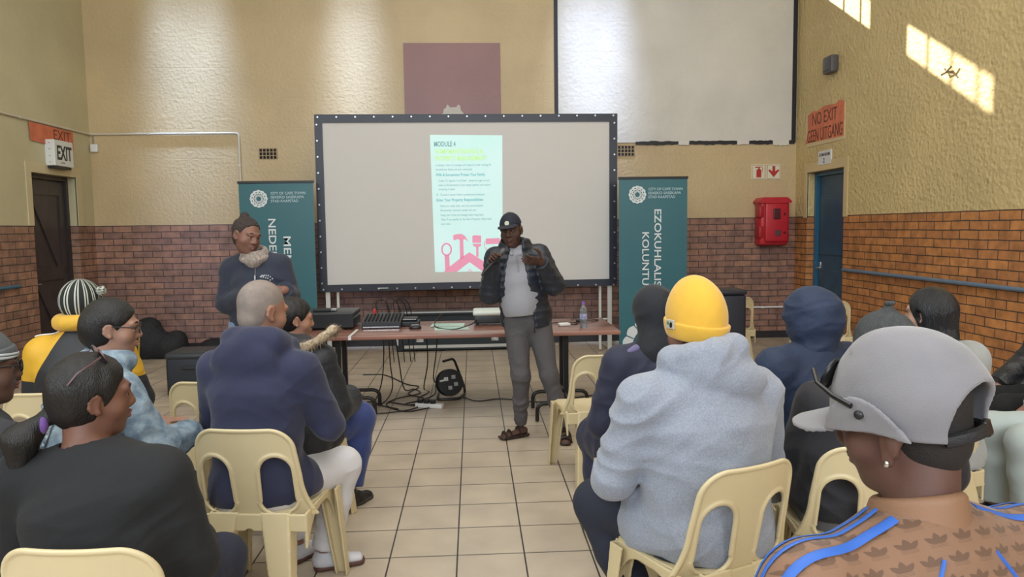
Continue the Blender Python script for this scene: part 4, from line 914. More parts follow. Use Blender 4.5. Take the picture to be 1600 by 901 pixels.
def P_hand(F, w, d, n, sx, curl=.5, s=1.0, spread=.1, thumb=.9, fc=None):
    """w wrist, d towards the fingertips, n out of the palm, sx +1 right hand"""
    d = d/np.linalg.norm(d); n = n-d*(n @ d); n = n/np.linalg.norm(n); sd = np.cross(d, n)*sx  # towards the thumb
    q = lambda a, b, c: w+(d*a+sd*b+n*c)*s
    F.seg(q(-.02, 0, 0), q(.03, 0, 0), (.027*s, .020*s), (.034*s, .015*s), .012, side=sd, off=0)
    F.seg(q(.03, 0, 0), q(.080, 0, 0), (.036*s, .014*s), (.039*s, .012*s), .010, side=sd, off=0)
    lens = (.074, .082, .076, .060)
    for i in range(4):
        b = .029-.0195*i; p = q(.088-.004*abs(i-1), b, 0); c = (fc[i] if fc else curl); a = c*.35; L = lens[i]; tot = 0
        ang = (b/.03)*spread
        for f, (fr, r0, r1) in enumerate(((.45, .0092, .0084), (.31, .0084, .0078), (.24, .0078, .0062))):
            dd = (d*math.cos(a)+n*math.sin(a)); dd = dd+sd*ang; dd = dd/np.linalg.norm(dd); p2 = p+dd*L*fr*s
            F.seg(p, p2, r0*s, r1*s, .003, off=0); p = p2; a += c*(1.25 if f == 0 else .9)
    p = q(.020, .026, .006); t1 = p+(d*.55+sd*.75*thumb+n*.30)*.040*s; t2 = t1+(d*.85+sd*.30*thumb+n*.35)*.034*s; t3 = t2+(d*.95+sd*.05+n*.35*(1+curl))*.026*s
    F.seg(p, t1, .0145*s, .0115*s, .010, off=0); F.seg(t1, t2, .0112*s, .0098*s, .003, off=0); F.seg(t2, t3, .0096*s, .0078*s, .003, off=0)
def hand_of(F, g, i, curl=.6, n=None, **k):
    sx = -1 if i == 0 else 1; d = g.wri[i]-g.elb[i] if g.hdir[i] is None else g.hdir[i]; P_hand(F, g.wri[i], d, n if n is not None else V3(0, 0, -1), sx, curl, **k)
def shoe(g, i, m, parent, sole_m, h=.0, label=None, vox=.006, high=0):
    c, s_ = math.cos(g.fyaw[i]), math.sin(g.fyaw[i]); f = V3(-s_, c, 0); sd = V3(c, s_, 0); a = g.ank[i].copy(); z0 = a[2]-.085
    F = Fld(.03); A = a+V3(0, 0, -.04)-f*.025; F.seg(A, A+f*.09, (.038, .036), (.040, .034), side=sd); F.seg(A+f*.08+V3(0, 0, -.006), A+f*.185+V3(0, 0, -.014), (.044, .030), (.038, .020), side=sd)
    F.seg(a+V3(0, 0, -.04), a+V3(0, 0, .005+high), .040, .043, flat=True); F.ell(a+V3(0, 0, .03+high), (.032, .032, .035), None, .006, 's'); F.plane((0, 0, z0+.012), (0, 0, -1), .004)
    o = F.mesh('shoe', m, vox, parent)
    S = Fld(.01); S.seg(A+V3(0, 0, -.03), A+f*.10+V3(0, 0, -.03), (.043, .03), (.044, .03), side=sd); S.seg(A+f*.09+V3(0, 0, -.03), A+f*.187+V3(0, 0, -.03), (.049, .03), (.040, .028), side=sd)
    S.plane((0, 0, z0+.026), (0, 0, 1)); S.plane((0, 0, z0+.001), (0, 0, -1)); so = S.mesh('sole', sole_m, vox, o)
    return o
def body(g, m, hands=(.6, .6), vox=.0065, hand_n=(None, None), full=1.0, lo=None, extra=None, arms_cut=1.0):
    F = Fld(.03); P_torso(F, g); [P_leg(F, g, i) for i in (0, 1)]; [P_arm(F, g, i) for i in (0, 1)]
    P_neck(F, g); P_head(F, g.head, g.HR, g.hs, full)
    for i in (0, 1): hand_of(F, g, i, hands[i], hand_n[i])
    for i in (0, 1):
        c, s_ = math.cos(g.fyaw[i]), math.sin(g.fyaw[i]); f = V3(-s_, c, 0)
        F.seg(g.ank[i]+V3(0, 0, -.03), g.ank[i]+f*.14+V3(0, 0, -.055), .030, .020, .03)
    if extra: extra(F)
    o = F.mesh('person', m, vox, None, lo=lo); g.o = o; g.F = F
    o.location = g.loc; o.rotation_euler = (0, 0, g.rz); return o
def top(g, name, m, off=.02, hem=None, vox=.0065, k=.05, cut=.97, sleeve=.008, fold=(.006, 7, 7, 20, 0), extra=None, cuffs=True, quilt=None, neck=.062, hemcut=True, lo=None):
    F = Fld(k); F.off = off; P_torso(F, g, k)
    for i in (0, 1): P_arm(F, g, i, .035, cut, sleeve)
    for i in (0, 1): F.seg(g.pel+V3((-.05, .05)[i], 0, -.02), g.hip[i]+(g.kn[i]-g.hip[i])*.25, .095*g.bulk, .088*g.bulk, .05)
    if extra: extra(F)
    F.off = 0; F.seg(g.nb+V3(0, .0, .01), g.head+V3(0, .01, .02), neck, neck+.03, .006, 's')
    z = (g.pel[2]-.075) if hem is None else hem; F.plane((0, 0, z), (0, 0, -1), .01)
    if fold: F.disp(folds(*fold))
    if quilt: F.disp(quilt)
    o = F.mesh(name, m, vox, g.o, lo=lo); g.T = F; return o
def trousers(g, m, off=.012, cut=.93, flare=.012, vox=.007, fold=(.005, 9, 9, 13, 5), name='trousers', thick=1):
    F = Fld(.04); F.off = off; b = g.bulk; F.seg(g.pel+V3(0, 0, -.02), g.pel+V3(0, 0, .06), (.158*b, .115*b), (.150*b, .110*b), side=V3(1, 0, 0))
    for i in (0, 1): P_leg(F, g, i, .035, cut, flare)
    F.off = 0; F.box((0, -.12, g.pel[2]+.26), (.5, .24, .25), .01, None, .01, 's')
    if fold: F.disp(folds(*fold))
    return F.mesh(name, m, vox, g.o)
def face_bits(g, lips_c=(.20, .07, .06), brows=HAIRB, eyes=True):
    T = lambda x, y, z: g.head+g.HR @ (V3(x, y, z)*g.hs); R4 = Matrix(g.HR.tolist()).to_4x4()
    if eyes:
        for sx in (-1, 1):
            M = Matrix.Translation(Vector(T(sx*.030, .0765, .009))) @ R4
            pr = [(.0001, -.0125)]+[(.0115*math.cos(a), .0115*math.sin(a)) for a in [(-.5+i/8)*math.pi for i in range(1, 8)]]+[(.0001, .0125)]
            e = MB().lathe([(r*g.hs, z*g.hs) for r, z in pr], n=14, M=M).obj('eye', EYEW, g.o, smooth=True)
            M2 = Matrix.Translation(Vector(T(sx*.030, .0872, .008))) @ R4 @ Matrix.Rotation(math.radians(-90), 4, 'X')
            MB().lathe([(.0055*g.hs, -.001), (.005*g.hs, .0012), (.001, .0018)], n=12, M=M2).obj('iris', EYED, e, smooth=True)
            F = Fld(.004); F.seg(T(sx*.014, .0945, .033), T(sx*.034, .091, .0375), .0034, .0036); F.seg(T(sx*.034, .091, .0375), T(sx*.052, .079, .031), .0036, .002); F.mesh('eyebrow', brows, .003, g.o)
    F = Fld(.004); F.seg(T(-.021, .091, -.0535), T(0, .1025, -.0505), .0032, .0052); F.seg(T(.021, .091, -.0535), T(0, .1025, -.0505), .0032, .0052)
    F.seg(T(-.019, .090, -.0605), T(0, .1005, -.0640), .003, .0062); F.seg(T(.019, .090, -.0605), T(0, .1005, -.0640), .003, .0062)
    F.mesh('lips', skin('lips_%d' % len(bpy.data.materials), lips_c), .003, g.o)
def hair_cap(g, m, thick=.010, front=.55, low=-.03, fz=0, name='hair', vox=.0055, extra=None, disp=None, fl=.0):
    """hair over the skull, kept off the face"""
    F = Fld(.015); T = lambda x, y, z: g.head+g.HR @ (V3(x, y, z)*g.hs); s = g.hs
    F.ell(T(0, -.014, .034), V3(.074+thick, .095+thick, .089+thick)*s, g.HR); F.ell(T(0, -.035, -.02), V3(.060+thick, .062+thick, .075)*s, g.HR)
    n = g.HR @ V3(0, 1, -.62-fl); F.plane(T(0, .072, .062), n, .012)
    F.ell(T(0, .12, -.02+fz), V3(.105, .085+fz, .085)*s, g.HR, .012, 's')
    for sx in (-1, 1): F.ell(T(sx*.085, -.006, -.012), V3(.022, .026, .036)*s, g.HR, .008, 's')
    F.plane(T(0, 0, low-.05), g.HR @ V3(0, .35, -1), .01)
    if extra: extra(F, T)
    if disp: F.disp(disp)
    return F.mesh(name, m, vox, g.o)
def glasses(g, frame=GFR, lens=GLS, up=0, w=.064, dark=False, name='glasses', temples=True, y0=.108, z0=.010, tilt=0, thick=.0022, hh=.019):
    R4 = Matrix(g.HR.tolist()).to_4x4(); Tt = Matrix.Rotation(math.radians(tilt), 4, 'X')
    T = lambda x, y, z: Vector(g.head)+(R4 @ (Vector((0, 0, up))+Tt @ Vector((x, y, z))*g.hs))
    G = empty(name); G.parent = g.o; b = MB()
    for sx in (-1, 1):
        ring = [T(sx*.034+.0265*math.cos(a)*(1+.1*math.cos(2*a)), y0-.10*abs(sx*.034+.0265*math.cos(a))**1.3*1.5, z0+hh*math.sin(a)*(1.05)) for a in [i*math.pi/12 for i in range(24)]]
        b.tube(ring, thick, 6, closed=True)
        c = sum(ring, Vector())/24; L = MB(); L.add([c]+ring, [(0, i+1, (i+1) % 24+1) for i in range(24)]); L.obj('lens', lens, G)
        if temples: b.tube([T(sx*.061, y0-.012, z0+.006), T(sx*.074, y0-.04, z0+.006), T(sx*.080, .0, z0+.004), T(sx*.079, -.035, z0-.012)], thick*1.15, 6)
    b.tube([T(-.009, y0-.002, z0+.004), T(0, y0, z0+.008), T(.009, y0-.002, z0+.004)], thick, 6)
    b.obj('frame', frame, G, smooth=True); return G
def finish(g, label, group=None):
    tag(g.o, label, 'person', group)
def fpt(g, F, p, lift=.0): return F.snap(np.asarray(p, float), lift)
def strip(g, F, pts, rad, m, name, parent=None, lift=.001, flat=.45, n=6, closed=False, sub=6):
    """trim or seam laid along the garment's own surface"""
    P = spline([tuple(p) for p in pts], sub) if not closed else [Vector(p) for p in pts]; Q = [Vector(F.snap(np.array(p), lift)) for p in P]
    b = MB(); V = []; N = []
    for i, p in enumerate(Q):
        t = (Q[min(i+1, len(Q)-1)]-Q[max(i-1, 0)]).normalized() if not closed else (Q[(i+1) % len(Q)]-Q[i-1]).normalized()
        nn = Vector(F.grad(np.array(p))); s_ = t.cross(nn).normalized()
        for k in range(n):
            a = 2*math.pi*k/n; V.append(p+s_*math.cos(a)*rad+nn*math.sin(a)*rad*flat)
    m_ = len(Q); Fc = [(i*n+k, i*n+(k+1) % n, ((i+1) % m_)*n+(k+1) % n, ((i+1) % m_)*n+k) for i in range(m_ if closed else m_-1) for k in range(n)]
    if not closed: Fc += [tuple(range(n))[::-1], tuple((m_-1)*n+k for k in range(n))]
    b.add(V, Fc); return b.obj(name, m, parent or g.o, smooth=True)
def beanie(g, m, name='beanie', puff=.012, tall=.02, cuff=None, low=.030, disp=None, vox=.0055, tilt=.35, backtilt=0):
    T = lambda x, y, z: g.head+g.HR @ (V3(x, y, z)*g.hs); s = g.hs
    F = Fld(.02); F.ell(T(0, -.014-backtilt, .034+tall*.4), V3(.076+puff, .098+puff, .092+puff+tall)*s, g.HR)
    F.plane(T(0, 0, low), g.HR @ V3(0, -tilt*0+.0, -1)+g.HR @ V3(0, .25, 0), .006)
    if disp: F.disp(disp)
    o = F.mesh(name, m, vox, g.o); g.B = F
    if cuff:
        C = Fld(.01); C.ell(T(0, -.014, .034), V3(.076+puff+.008, .098+puff+.008, .092+puff+.01)*s, g.HR)
        C.plane(T(0, 0, low-.008), g.HR @ V3(0, .25, -1), .006); C.plane(T(0, 0, low+cuff), g.HR @ V3(0, -.25, 1), .006)
        C.mesh('turned_up_cuff', m, vox, o); g.C = C
    return o

def seat_for(g, off, label, drz=0, dy=0, dx=0):
    D = .115*(1+(g.bulk-1)*1.1)+off; v = Vector((dx, -(D+.012)+.04+dy)); c, s_ = math.cos(g.rz), math.sin(g.rz)
    return place_chair(g.loc[0]+c*v.x-s_*v.y, g.loc[1]+s_*v.x+c*v.y, math.degrees(g.rz)+drz, label)
def loc_of(g, p):
    """a point of the hall in the person's own frame"""
    d = V3(*p)-g.loc; c, s_ = math.cos(g.rz), math.sin(g.rz); return V3(c*d[0]+s_*d[1], -s_*d[0]+c*d[1], d[2])
# ------------------------------------------------------------------ the two people standing at the front
def standing(pel, chest, sh, nb, head, HR, shd, elb, wri, hip, kn, ank, fyaw, bulk=1, hs=1):
    g = Rig(); g.pel, g.chest, g.sh, g.nb, g.head = (V3(*p) for p in (pel, chest, sh, nb, head)); g.waist = g.pel*.52+g.chest*.48
    g.shd, g.elb, g.wri, g.hip, g.kn, g.ank = ([V3(*q) for q in p] for p in (shd, elb, wri, hip, kn, ank)); g.fyaw = fyaw; g.bulk, g.hs, g.sw = bulk, hs, 1
    g.HR = HR; g.loc = V3(0, 0, 0); g.rz = 0; g.hdir = [None, None]; return g
def unit(v): return v/np.linalg.norm(v)
def cap(g, m, peak=.07, visor_drop=.02, emblem=None, low=.044):
    R, s = g.HR, g.hs; T = lambda x, y, z: g.head+R @ (V3(x, y, z)*s); F = Fld(.01); cr = V3(.082, .104, .100)*s
    F.ell(T(0, -.012, .036), cr, R); F.ell(T(0, -.012, .036), cr-.006, R, .001, 's'); F.plane(T(0, 0, low), R @ V3(0, .06, -1), .003); o = F.mesh('cap', m, .0042, g.o)
    V = Fld(.004); Ri = R.T
    def visor(x, y, z):
        x, y, z = x-g.head[0], y-g.head[1], z-g.head[2]; u, v, w = (Ri[i, 0]*x+Ri[i, 1]*y+Ri[i, 2]*z for i in range(3)); u, v, w = u/s, v/s, w/s
        plan = (np.sqrt((u/.080)**2+((v-.05)/(.055+peak))**2)-1)*.08; srf = low+.012-(u/.09)**2*.022-(v-.08)*visor_drop*10; return np.maximum(np.maximum(plan, np.abs(w-srf)-.0032), .062-v)
    V.fn(visor, T(0, .11, .02)-.12, T(0, .11, .02)+.12); V.mesh('visor', m, .004, o); S = Fld(.004); S.ell(T(0, -.012, .036), cr, R)
    if emblem:
        p = S.snap(T(.0, .13, .085)); M = Vector(S.grad(p)).to_track_quat('Z', 'Y').to_matrix().to_4x4(); M.translation = Vector(p)
        MB().lathe([(.017, -.001), (.017, .0012), (.011, .0018), (.010, .0008), (.004, .0022)], n=20, M=M).obj('round_badge', emblem, o)
        b = MB(); q = [Vector(S.snap(T(x, .11, .052), .001)) for x in np.linspace(-.035, .035, 7)]; b.tube(q, .0014, 5); b.obj('badge_line', emblem, o)
    b = MB(); c = Vector(T(0, -.012, .137)); b.lathe([(.006, 0), (.005, .004), (.001, .005)], (c.x, c.y, c.z-.003), 10); b.obj('top_button', m, o)
    return o
if ONLY is None or 'PR' in ONLY:
    a = unit(V3(.66, .10, .70)); d = V3(-.15, -.85, .25); d = unit(d-a*(d @ a)); n = np.cross(a, d); M0 = V3(.160, 5.235, 1.392); wr = M0-.055*d-.030*n
    dl = unit(V3(-.78, -.60, .10)); wl = V3(.482, 5.24, 1.375)
    g = standing((.40, 5.52, .95), (.345, 5.49, 1.23), (.33, 5.48, 1.385), (.315, 5.465, 1.465), (.285, 5.425, 1.597), rotm(math.radians(163), math.radians(9), math.radians(6)),
                 [(.165, 5.48, 1.400), (.500, 5.48, 1.415)], [(.118, 5.44, 1.125), (.600, 5.38, 1.190)], [wr, wl], [(.315, 5.52, .93), (.485, 5.52, .93)], [(.345, 5.44, .50), (.560, 5.44, .50)],
                 [(.345, 5.545, .085), (.672, 5.44, .085)], [math.radians(117), math.radians(176)], bulk=1.05, hs=1.0)
    def hx(F): P_hand(F, wr, d, n, 1, 1.25, 1.0, 0, .35); P_hand(F, wl, dl, unit(V3(-.15, .70, .65)), -1, .22, 1.0, .12, 1.35, fc=(.15, .22, .3, .42))
    F = Fld(.03); P_torso(F, g); F.off = -.012; [P_leg(F, g, i) for i in (0, 1)]; F.off = 0; [P_arm(F, g, i) for i in (0, 1)]; P_neck(F, g); P_head(F, g.head, g.HR, g.hs, 1.0); hx(F)
    for i in (0, 1):
        f = V3(-math.sin(g.fyaw[i]), math.cos(g.fyaw[i]), 0); sd = V3(f[1], -f[0], 0); F.seg(g.ank[i]+V3(0, 0, -.040)-f*.03, g.ank[i]+f*.15+V3(0, 0, -.062), (.030, .030), (.036, .016), .02, side=sd)
        for q in range(5): p = g.ank[i]+f*(.165-.004*q)+sd*(.026-.013*q)*(1 if i == 0 else -1)+V3(0, 0, -.064); F.seg(p-f*.02, p+f*.018, .008, .0075, .003)
    g.F = F; g.o = F.mesh('person', skin('skin_dark', (.080, .040, .030)), .0045)
    gl = cloth('grey_polo_cotton', (.30, .30, .33), var=.04)
    T_ = Fld(.05); T_.off = .014; P_torso(T_, g); [T_.seg(g.shd[i], g.elb[i]*.4+g.shd[i]*.6, .056, .056, .04) for i in (0, 1)]; T_.off = 0; T_.ell((.350, 5.45, 1.05), (.12, .115, .16), None, .06)
    T_.seg(g.nb+V3(0, -.005, .0), g.head, .056, .07, .006, 's'); T_.plane((0, 0, .925), (.1, 0, -1), .008); T_.disp(folds(.004, 9, 9, 7, 81)); po = T_.mesh('polo_shirt', gl, .0058, g.o)
    C = Fld(.012)
    for q in np.arange(-2.7, 2.6, .35): C.seg(g.nb+V3(.062*math.sin(q), .058*math.cos(q), .012-.022*max(0, -math.cos(q))), g.nb+V3(.062*math.sin(q+.35), .058*math.cos(q+.35), .012-.022*max(0, -math.cos(q+.35))), (.007, .02), (.007, .02))
    for sx in (-1, 1): C.seg(g.nb+V3(sx*.045, -.058, .010), g.nb+V3(sx*.030, -.092, -.045), (.016, .005), (.012, .005))
    C.mesh('collar', gl, .004, po)
    strip(g, T_, [g.nb+V3(.004, -.2, -.03), g.nb+V3(.008, -.2, -.09), g.nb+V3(.012, -.2, -.15)], .010, cloth('placket_grey', (.24, .24, .27)), 'placket', po, flat=.2)
    # puffer jacket, open
    J = Fld(.05); J.off = .024; P_torso(J, g); [J.seg(g.pel+V3(sx*.04, 0, 0), g.pel+V3(sx*.045, 0, -.06), .115, .110, .05) for sx in (-1, 1)]
    for i in (0, 1): J.seg(g.shd[i], g.elb[i], .056, .052, .035); J.seg(g.elb[i], g.elb[i]+(g.wri[i]-g.elb[i])*.93, .052, .028, .03, flat=True)
    J.off = 0
    for q in np.arange(-2.2, 2.1, .35): J.seg(g.nb+V3(.085*math.sin(q), .078*math.cos(q), .022), g.nb+V3(.085*math.sin(q+.35), .078*math.cos(q+.35), .022), (.016, .034), (.016, .034), .03)
    J.seg(g.nb+V3(0, 0, -.02), g.head, .068, .09, .006, 's')
    quad = [(.235, 1.56), (.375, 1.56), (.405, 1.30), (.475, .78), (.190, .78), (.215, 1.30)]
    def opening(x, y, z):
        L_ = .236+(z-1.30).clip(0)*.25-(1.30-z).clip(0)*.02; R_ = .372-(z-1.39).clip(0)*.10+(1.39-z).clip(0)*.16; return np.maximum(np.maximum(L_-x, x-R_), y-5.50)
    J.fn(opening, (.15, 5.2, .7), (.55, 5.5, 1.6), .012, 's'); T2 = Fld(.05); T2.off = .013
    J.plane((0, 0, .865), (0, 0, -1), .01)
    def qz(x, y, z): return .0042*np.abs(np.sin((z+.02*np.sin(x*9))*58))-.002
    J.disp(qz); J.disp(lambda x, y, z: .004*noise3(x*22, y*22, z*22)); jo = J.mesh('puffer_jacket', cloth('blue_black_puffer', (.014, .019, .030), .42, bump=.2, bscale=50, sheen=.03), .0052, g.o)
    MB().tube([(.445, 5.36, .875), (.447, 5.355, .835)], .005, 6).obj('zip_pull', BLACKM, jo)
    g.hip[0][2] = .93; F = Fld(.04); F.off = .012; F.seg(g.pel+V3(0, 0, -.04), g.pel+V3(0, 0, .03), (.158, .112), (.150, .108), side=V3(1, 0, 0))
    for i in (0, 1): F.seg(g.hip[i], g.kn[i], .088, .058, .03); F.seg(g.kn[i], g.kn[i]*.5+g.ank[i]*.5, .057, .047, .03); F.seg(g.kn[i]*.5+g.ank[i]*.5, g.ank[i]+(g.kn[i]-g.ank[i])*.04, .047, .036, .03, flat=True)
    F.plane((0, 0, .985), (0, 0, 1), .005); F.disp(folds(.007, 8, 8, 16, 83)); F.mesh('trousers', cloth('grey_brown_chinos', (.082, .076, .082), bump=.4), .0055, g.o)
    BRN = mat('dark_brown_leather', (.030, .018, .014), .45)
    for i in (0, 1):
        f = V3(-math.sin(g.fyaw[i]), math.cos(g.fyaw[i]), 0); sd = V3(f[1], -f[0], 0); A = g.ank[i]+V3(0, 0, -.068)-f*.05
        S = Fld(.01); S.seg(A, A+f*.10, (.040, .02), (.043, .02), side=sd); S.seg(A+f*.10, A+f*.215, (.045, .02), (.042, .02), side=sd); S.plane((0, 0, .022), (0, 0, 1)); S.plane((0, 0, .001), (0, 0, -1)); so = S.mesh('sandal', BRN, .005, g.o)
        for q0, h in ((.15, .032), (.195, .026), (.075, .05)):
            B = MB(); c0 = A+f*q0; B.tube([Vector(c0+sd*.044*math.cos(t)+V3(0, 0, -.005+(h+.018)*math.sin(t))) for t in np.linspace(0, math.pi, 11)], .012, 8, flat=.35, up=tuple(f)); B.obj('strap', BRN, so, smooth=True)
    cap(g, cloth('navy_cap_cotton', (.012, .015, .026)), .055, .022, mat('cap_badge_cream', (.50, .52, .40), .5)); face_bits(g, (.11, .045, .04)); hair_cap(g, HAIRB, .002, name='short_hair')
    finish(g, 'person standing in black puffer jacket, grey shirt and cap, speaking to audience')
    # the microphone in the hand
    r = empty('microphone', tuple(M0-a*.10)); tag(r, 'black handheld microphone held up by the presenter in cap', 'microphone'); r.location = (0, 0, 0)
    Mm = Vector(a).to_track_quat('Z', 'Y').to_matrix().to_4x4(); Mm.translation = Vector(M0-a*.125)
    MB().lathe([(.011, 0), (.012, .004), (.0125, .06), (.0165, .165), (.0175, .17)], n=20, M=Mm).obj('handle', BLACK, r, smooth=True); MB().lathe([(.0175, .170), (.022, .182), (.0255, .20), (.0235, .218), (.014, .231), (.003, .234)], n=24, M=Mm).obj('mesh_head', mat('microphone_mesh', (.10, .10, .11), .4, metal=.7, bump=.8, bscale=700), r, smooth=True)
    MB().lathe([(.0192, .164), (.0192, .172)], n=20, M=Mm).obj('ring', CHROME, r); MB().tube([Mm @ Vector((0, 0, 0)), Mm @ Vector((0, 0, -.028))], .006, 10).obj('antenna_stub', BLACK, r)
if ONLY is None or 'WO' in ONLY:
    H = V3(-1.425, 5.12, 1.195); wR, wL = H+V3(-.085, .045, .0), H+V3(.095, .045, .01); dR, dL = unit(V3(.85, -.25, .1)), unit(V3(-.85, -.25, -.05))
    g = standing((-1.60, 5.42, .95), (-1.585, 5.40, 1.20), (-1.575, 5.385, 1.375), (-1.590, 5.36, 1.455), (-1.610, 5.305, 1.585), rotm(math.radians(-128), math.radians(15), math.radians(-10)),
                 [(-1.755, 5.39, 1.350), (-1.395, 5.37, 1.370)], [(-1.790, 5.36, 1.10), (-1.325, 5.33, 1.145)], [wR, wL], [(-1.69, 5.42, .93), (-1.51, 5.42, .93)], [(-1.69, 5.40, .5), (-1.50, 5.38, .5)],
                 [(-1.70, 5.44, .085), (-1.48, 5.42, .085)], [math.radians(-170), math.radians(-165)], bulk=1.08, hs=1.04)
    F = Fld(.03); P_torso(F, g); [P_leg(F, g, i) for i in (0, 1)]; [P_arm(F, g, i) for i in (0, 1)]; P_neck(F, g); P_head(F, g.head, g.HR, g.hs, 1.12)
    P_hand(F, wR, dR, unit(V3(.1, .6, -.7)), 1, .75, .98, .02, .7); P_hand(F, wL, dL, unit(V3(0, .7, -.6)), -1, .75, .98, .02, .7)
    for i in (0, 1):
        f = V3(-math.sin(g.fyaw[i]), math.cos(g.fyaw[i]), 0); F.seg(g.ank[i]+V3(0, 0, -.03), g.ank[i]+f*.14+V3(0, 0, -.055), .030, .020, .03)
    g.F = F; g.o = F.mesh('person', skin('skin_warm_brown', (.215, .105, .075)), .0048)
    FL = cloth('slate_navy_fleece', (.020, .026, .046), bump=.4, bscale=200, sheen=.12)
    T_ = Fld(.05); T_.off = .026; P_torso(T_, g)
    for i in (0, 1): P_arm(T_, g, i, .035, .96, .010)
    T_.off = 0; T_.ell((-1.545, 5.32, 1.255), (.165, .115, .11), None, .06); T_.seg(g.nb+V3(0, 0, .01), g.head, .06, .08, .006, 's'); T_.plane((0, 0, .93), (0, 0, -1), .01); T_.disp(folds(.006, 6, 6, 12, 91)); g.T = T_; j = T_.mesh('fleece_jacket', FL, .006, g.o)
    for q in np.arange(0, 1): pass
    strip(g, T_, [g.nb+V3(.055, -.2, -.055), g.nb+V3(.055, -.2, -.10), g.nb+V3(.055, -.2, -.135)], .006, mat('fleece_zip', (.05, .055, .07), .5), 'zip', j)
    p = T_.snap(g.nb+V3(.057, -.2, -.115)); MB().box(tuple(p+V3(-.004, -.012, -.02)), tuple(p+V3(.004, -.004, .02))).obj('zip_pull', mat('zip_silver', (.5, .52, .55), .4), j)
    for k, w_ in ((0, .075), (1, .062)):
        for q in range(7): 
            x = .120+q*w_/7; p = T_.snap(g.nb+V3(x, -.2, -.100-k*.022-(.003 if k else 0))); b = MB().box(tuple(p+V3(-.0035, -.004, -.0045)), tuple(p+V3(.0035, .001, .0045 if q % 2 else .006))); b.obj('embroidered_letter', mat('embroidery', (.45, .48, .52), .7), j)
    S = Fld(.007)
    for lv, (rx, ry, rad) in enumerate(((.074, .076, .026), (.084, .086, .026), (.070, .076, .018))):
        zz = (.005, -.022, .026)[lv]
        for q in np.arange(0, 2*math.pi, .35): P1 = lambda t: g.nb+V3(rx*math.sin(t)+.022, ry*math.cos(t)-.024, zz-.028*math.cos(t+math.pi)*.8); S.seg(P1(q), P1(q+.35), rad*.9, rad*.9)
    S.ell(g.nb+V3(.035, -.10, -.055), (.05, .035, .045), None, .03)
    S.disp(folds(.006, 16, 16, 26, 93)); S.mesh('neck_scarf', cloth('patterned_cream_scarf', (.36, .31, .27), c2=(.20, .16, .14), vscale=55), .005, g.o)
    F = Fld(.04); F.off = .014; F.seg(g.pel+V3(0, 0, -.04), g.pel+V3(0, 0, .03), (.165, .12), (.158, .115), side=V3(1, 0, 0)); [P_leg(F, g, i, .035, .95, .012) for i in (0, 1)]; F.plane((0, 0, .97), (0, 0, 1)); F.disp(folds(.005, 8, 8, 16, 95)); F.mesh('jeans', cloth('pale_blue_jeans', (.16, .24, .38)), .0065, g.o)
    [shoe(g, i, mat('black_shoe_2', (.012, .012, .013), .5), g.o, mat('rubber_sole_2', (.05, .04, .035), .7)) for i in (0, 1)]
    def bn(F, T): F.ell(T(0, -.075, .125), (.034, .034, .032), g.HR, .012); F.ell(T(0, -.06, .04), (.075, .07, .08), g.HR, .03)
    h = hair_cap(g, mat('dark_brown_locs', (.040, .028, .026), .6, bump=.9, bscale=60, stretch=(2, 2, 1)), .008, extra=bn, disp=lambda x, y, z: .004*np.abs(np.sin(noise3(x*20, y*20, z*20)*6)), low=-.02, vox=.0045, fz=.030)
    T = lambda x, y, z: g.head+g.HR @ V3(x, y, z); b = MB(); b.tube([Vector(T(.034*math.cos(t), -.068+.034*math.sin(t), .105)) for t in np.linspace(0, 2*math.pi, 17)[:-1]], .006, 8, closed=True); b.obj('hair_tie', mat('grey_hair_tie', (.30, .33, .32), .7), h, smooth=True)
    MB().lathe([(.006, 0), (.006, .006), (.001, .008)], tuple(T(.02, -.040, .122)), 10).obj('yellow_bead', mat('yellow_bead', (.55, .55, .05), .4), h)
    face_bits(g, (.23, .09, .08)); finish(g, 'person standing in navy fleece and scarf with topknot before the left banner')
DENIMB = cloth('dark_denim', (.020, .028, .055), var=.2, vscale=40); BLKJ = cloth('black_jersey', (.009, .010, .012)); NAVYT = cloth('navy_trousers', (.016, .020, .040))
GREYT = cloth('grey_trousers', (.14, .14, .15)); RUB = mat('rubber_sole', (.05, .04, .035), .7); BSH = mat('black_shoe', (.012, .012, .013), .5)

def want(n): return ONLY is None or n in ONLY
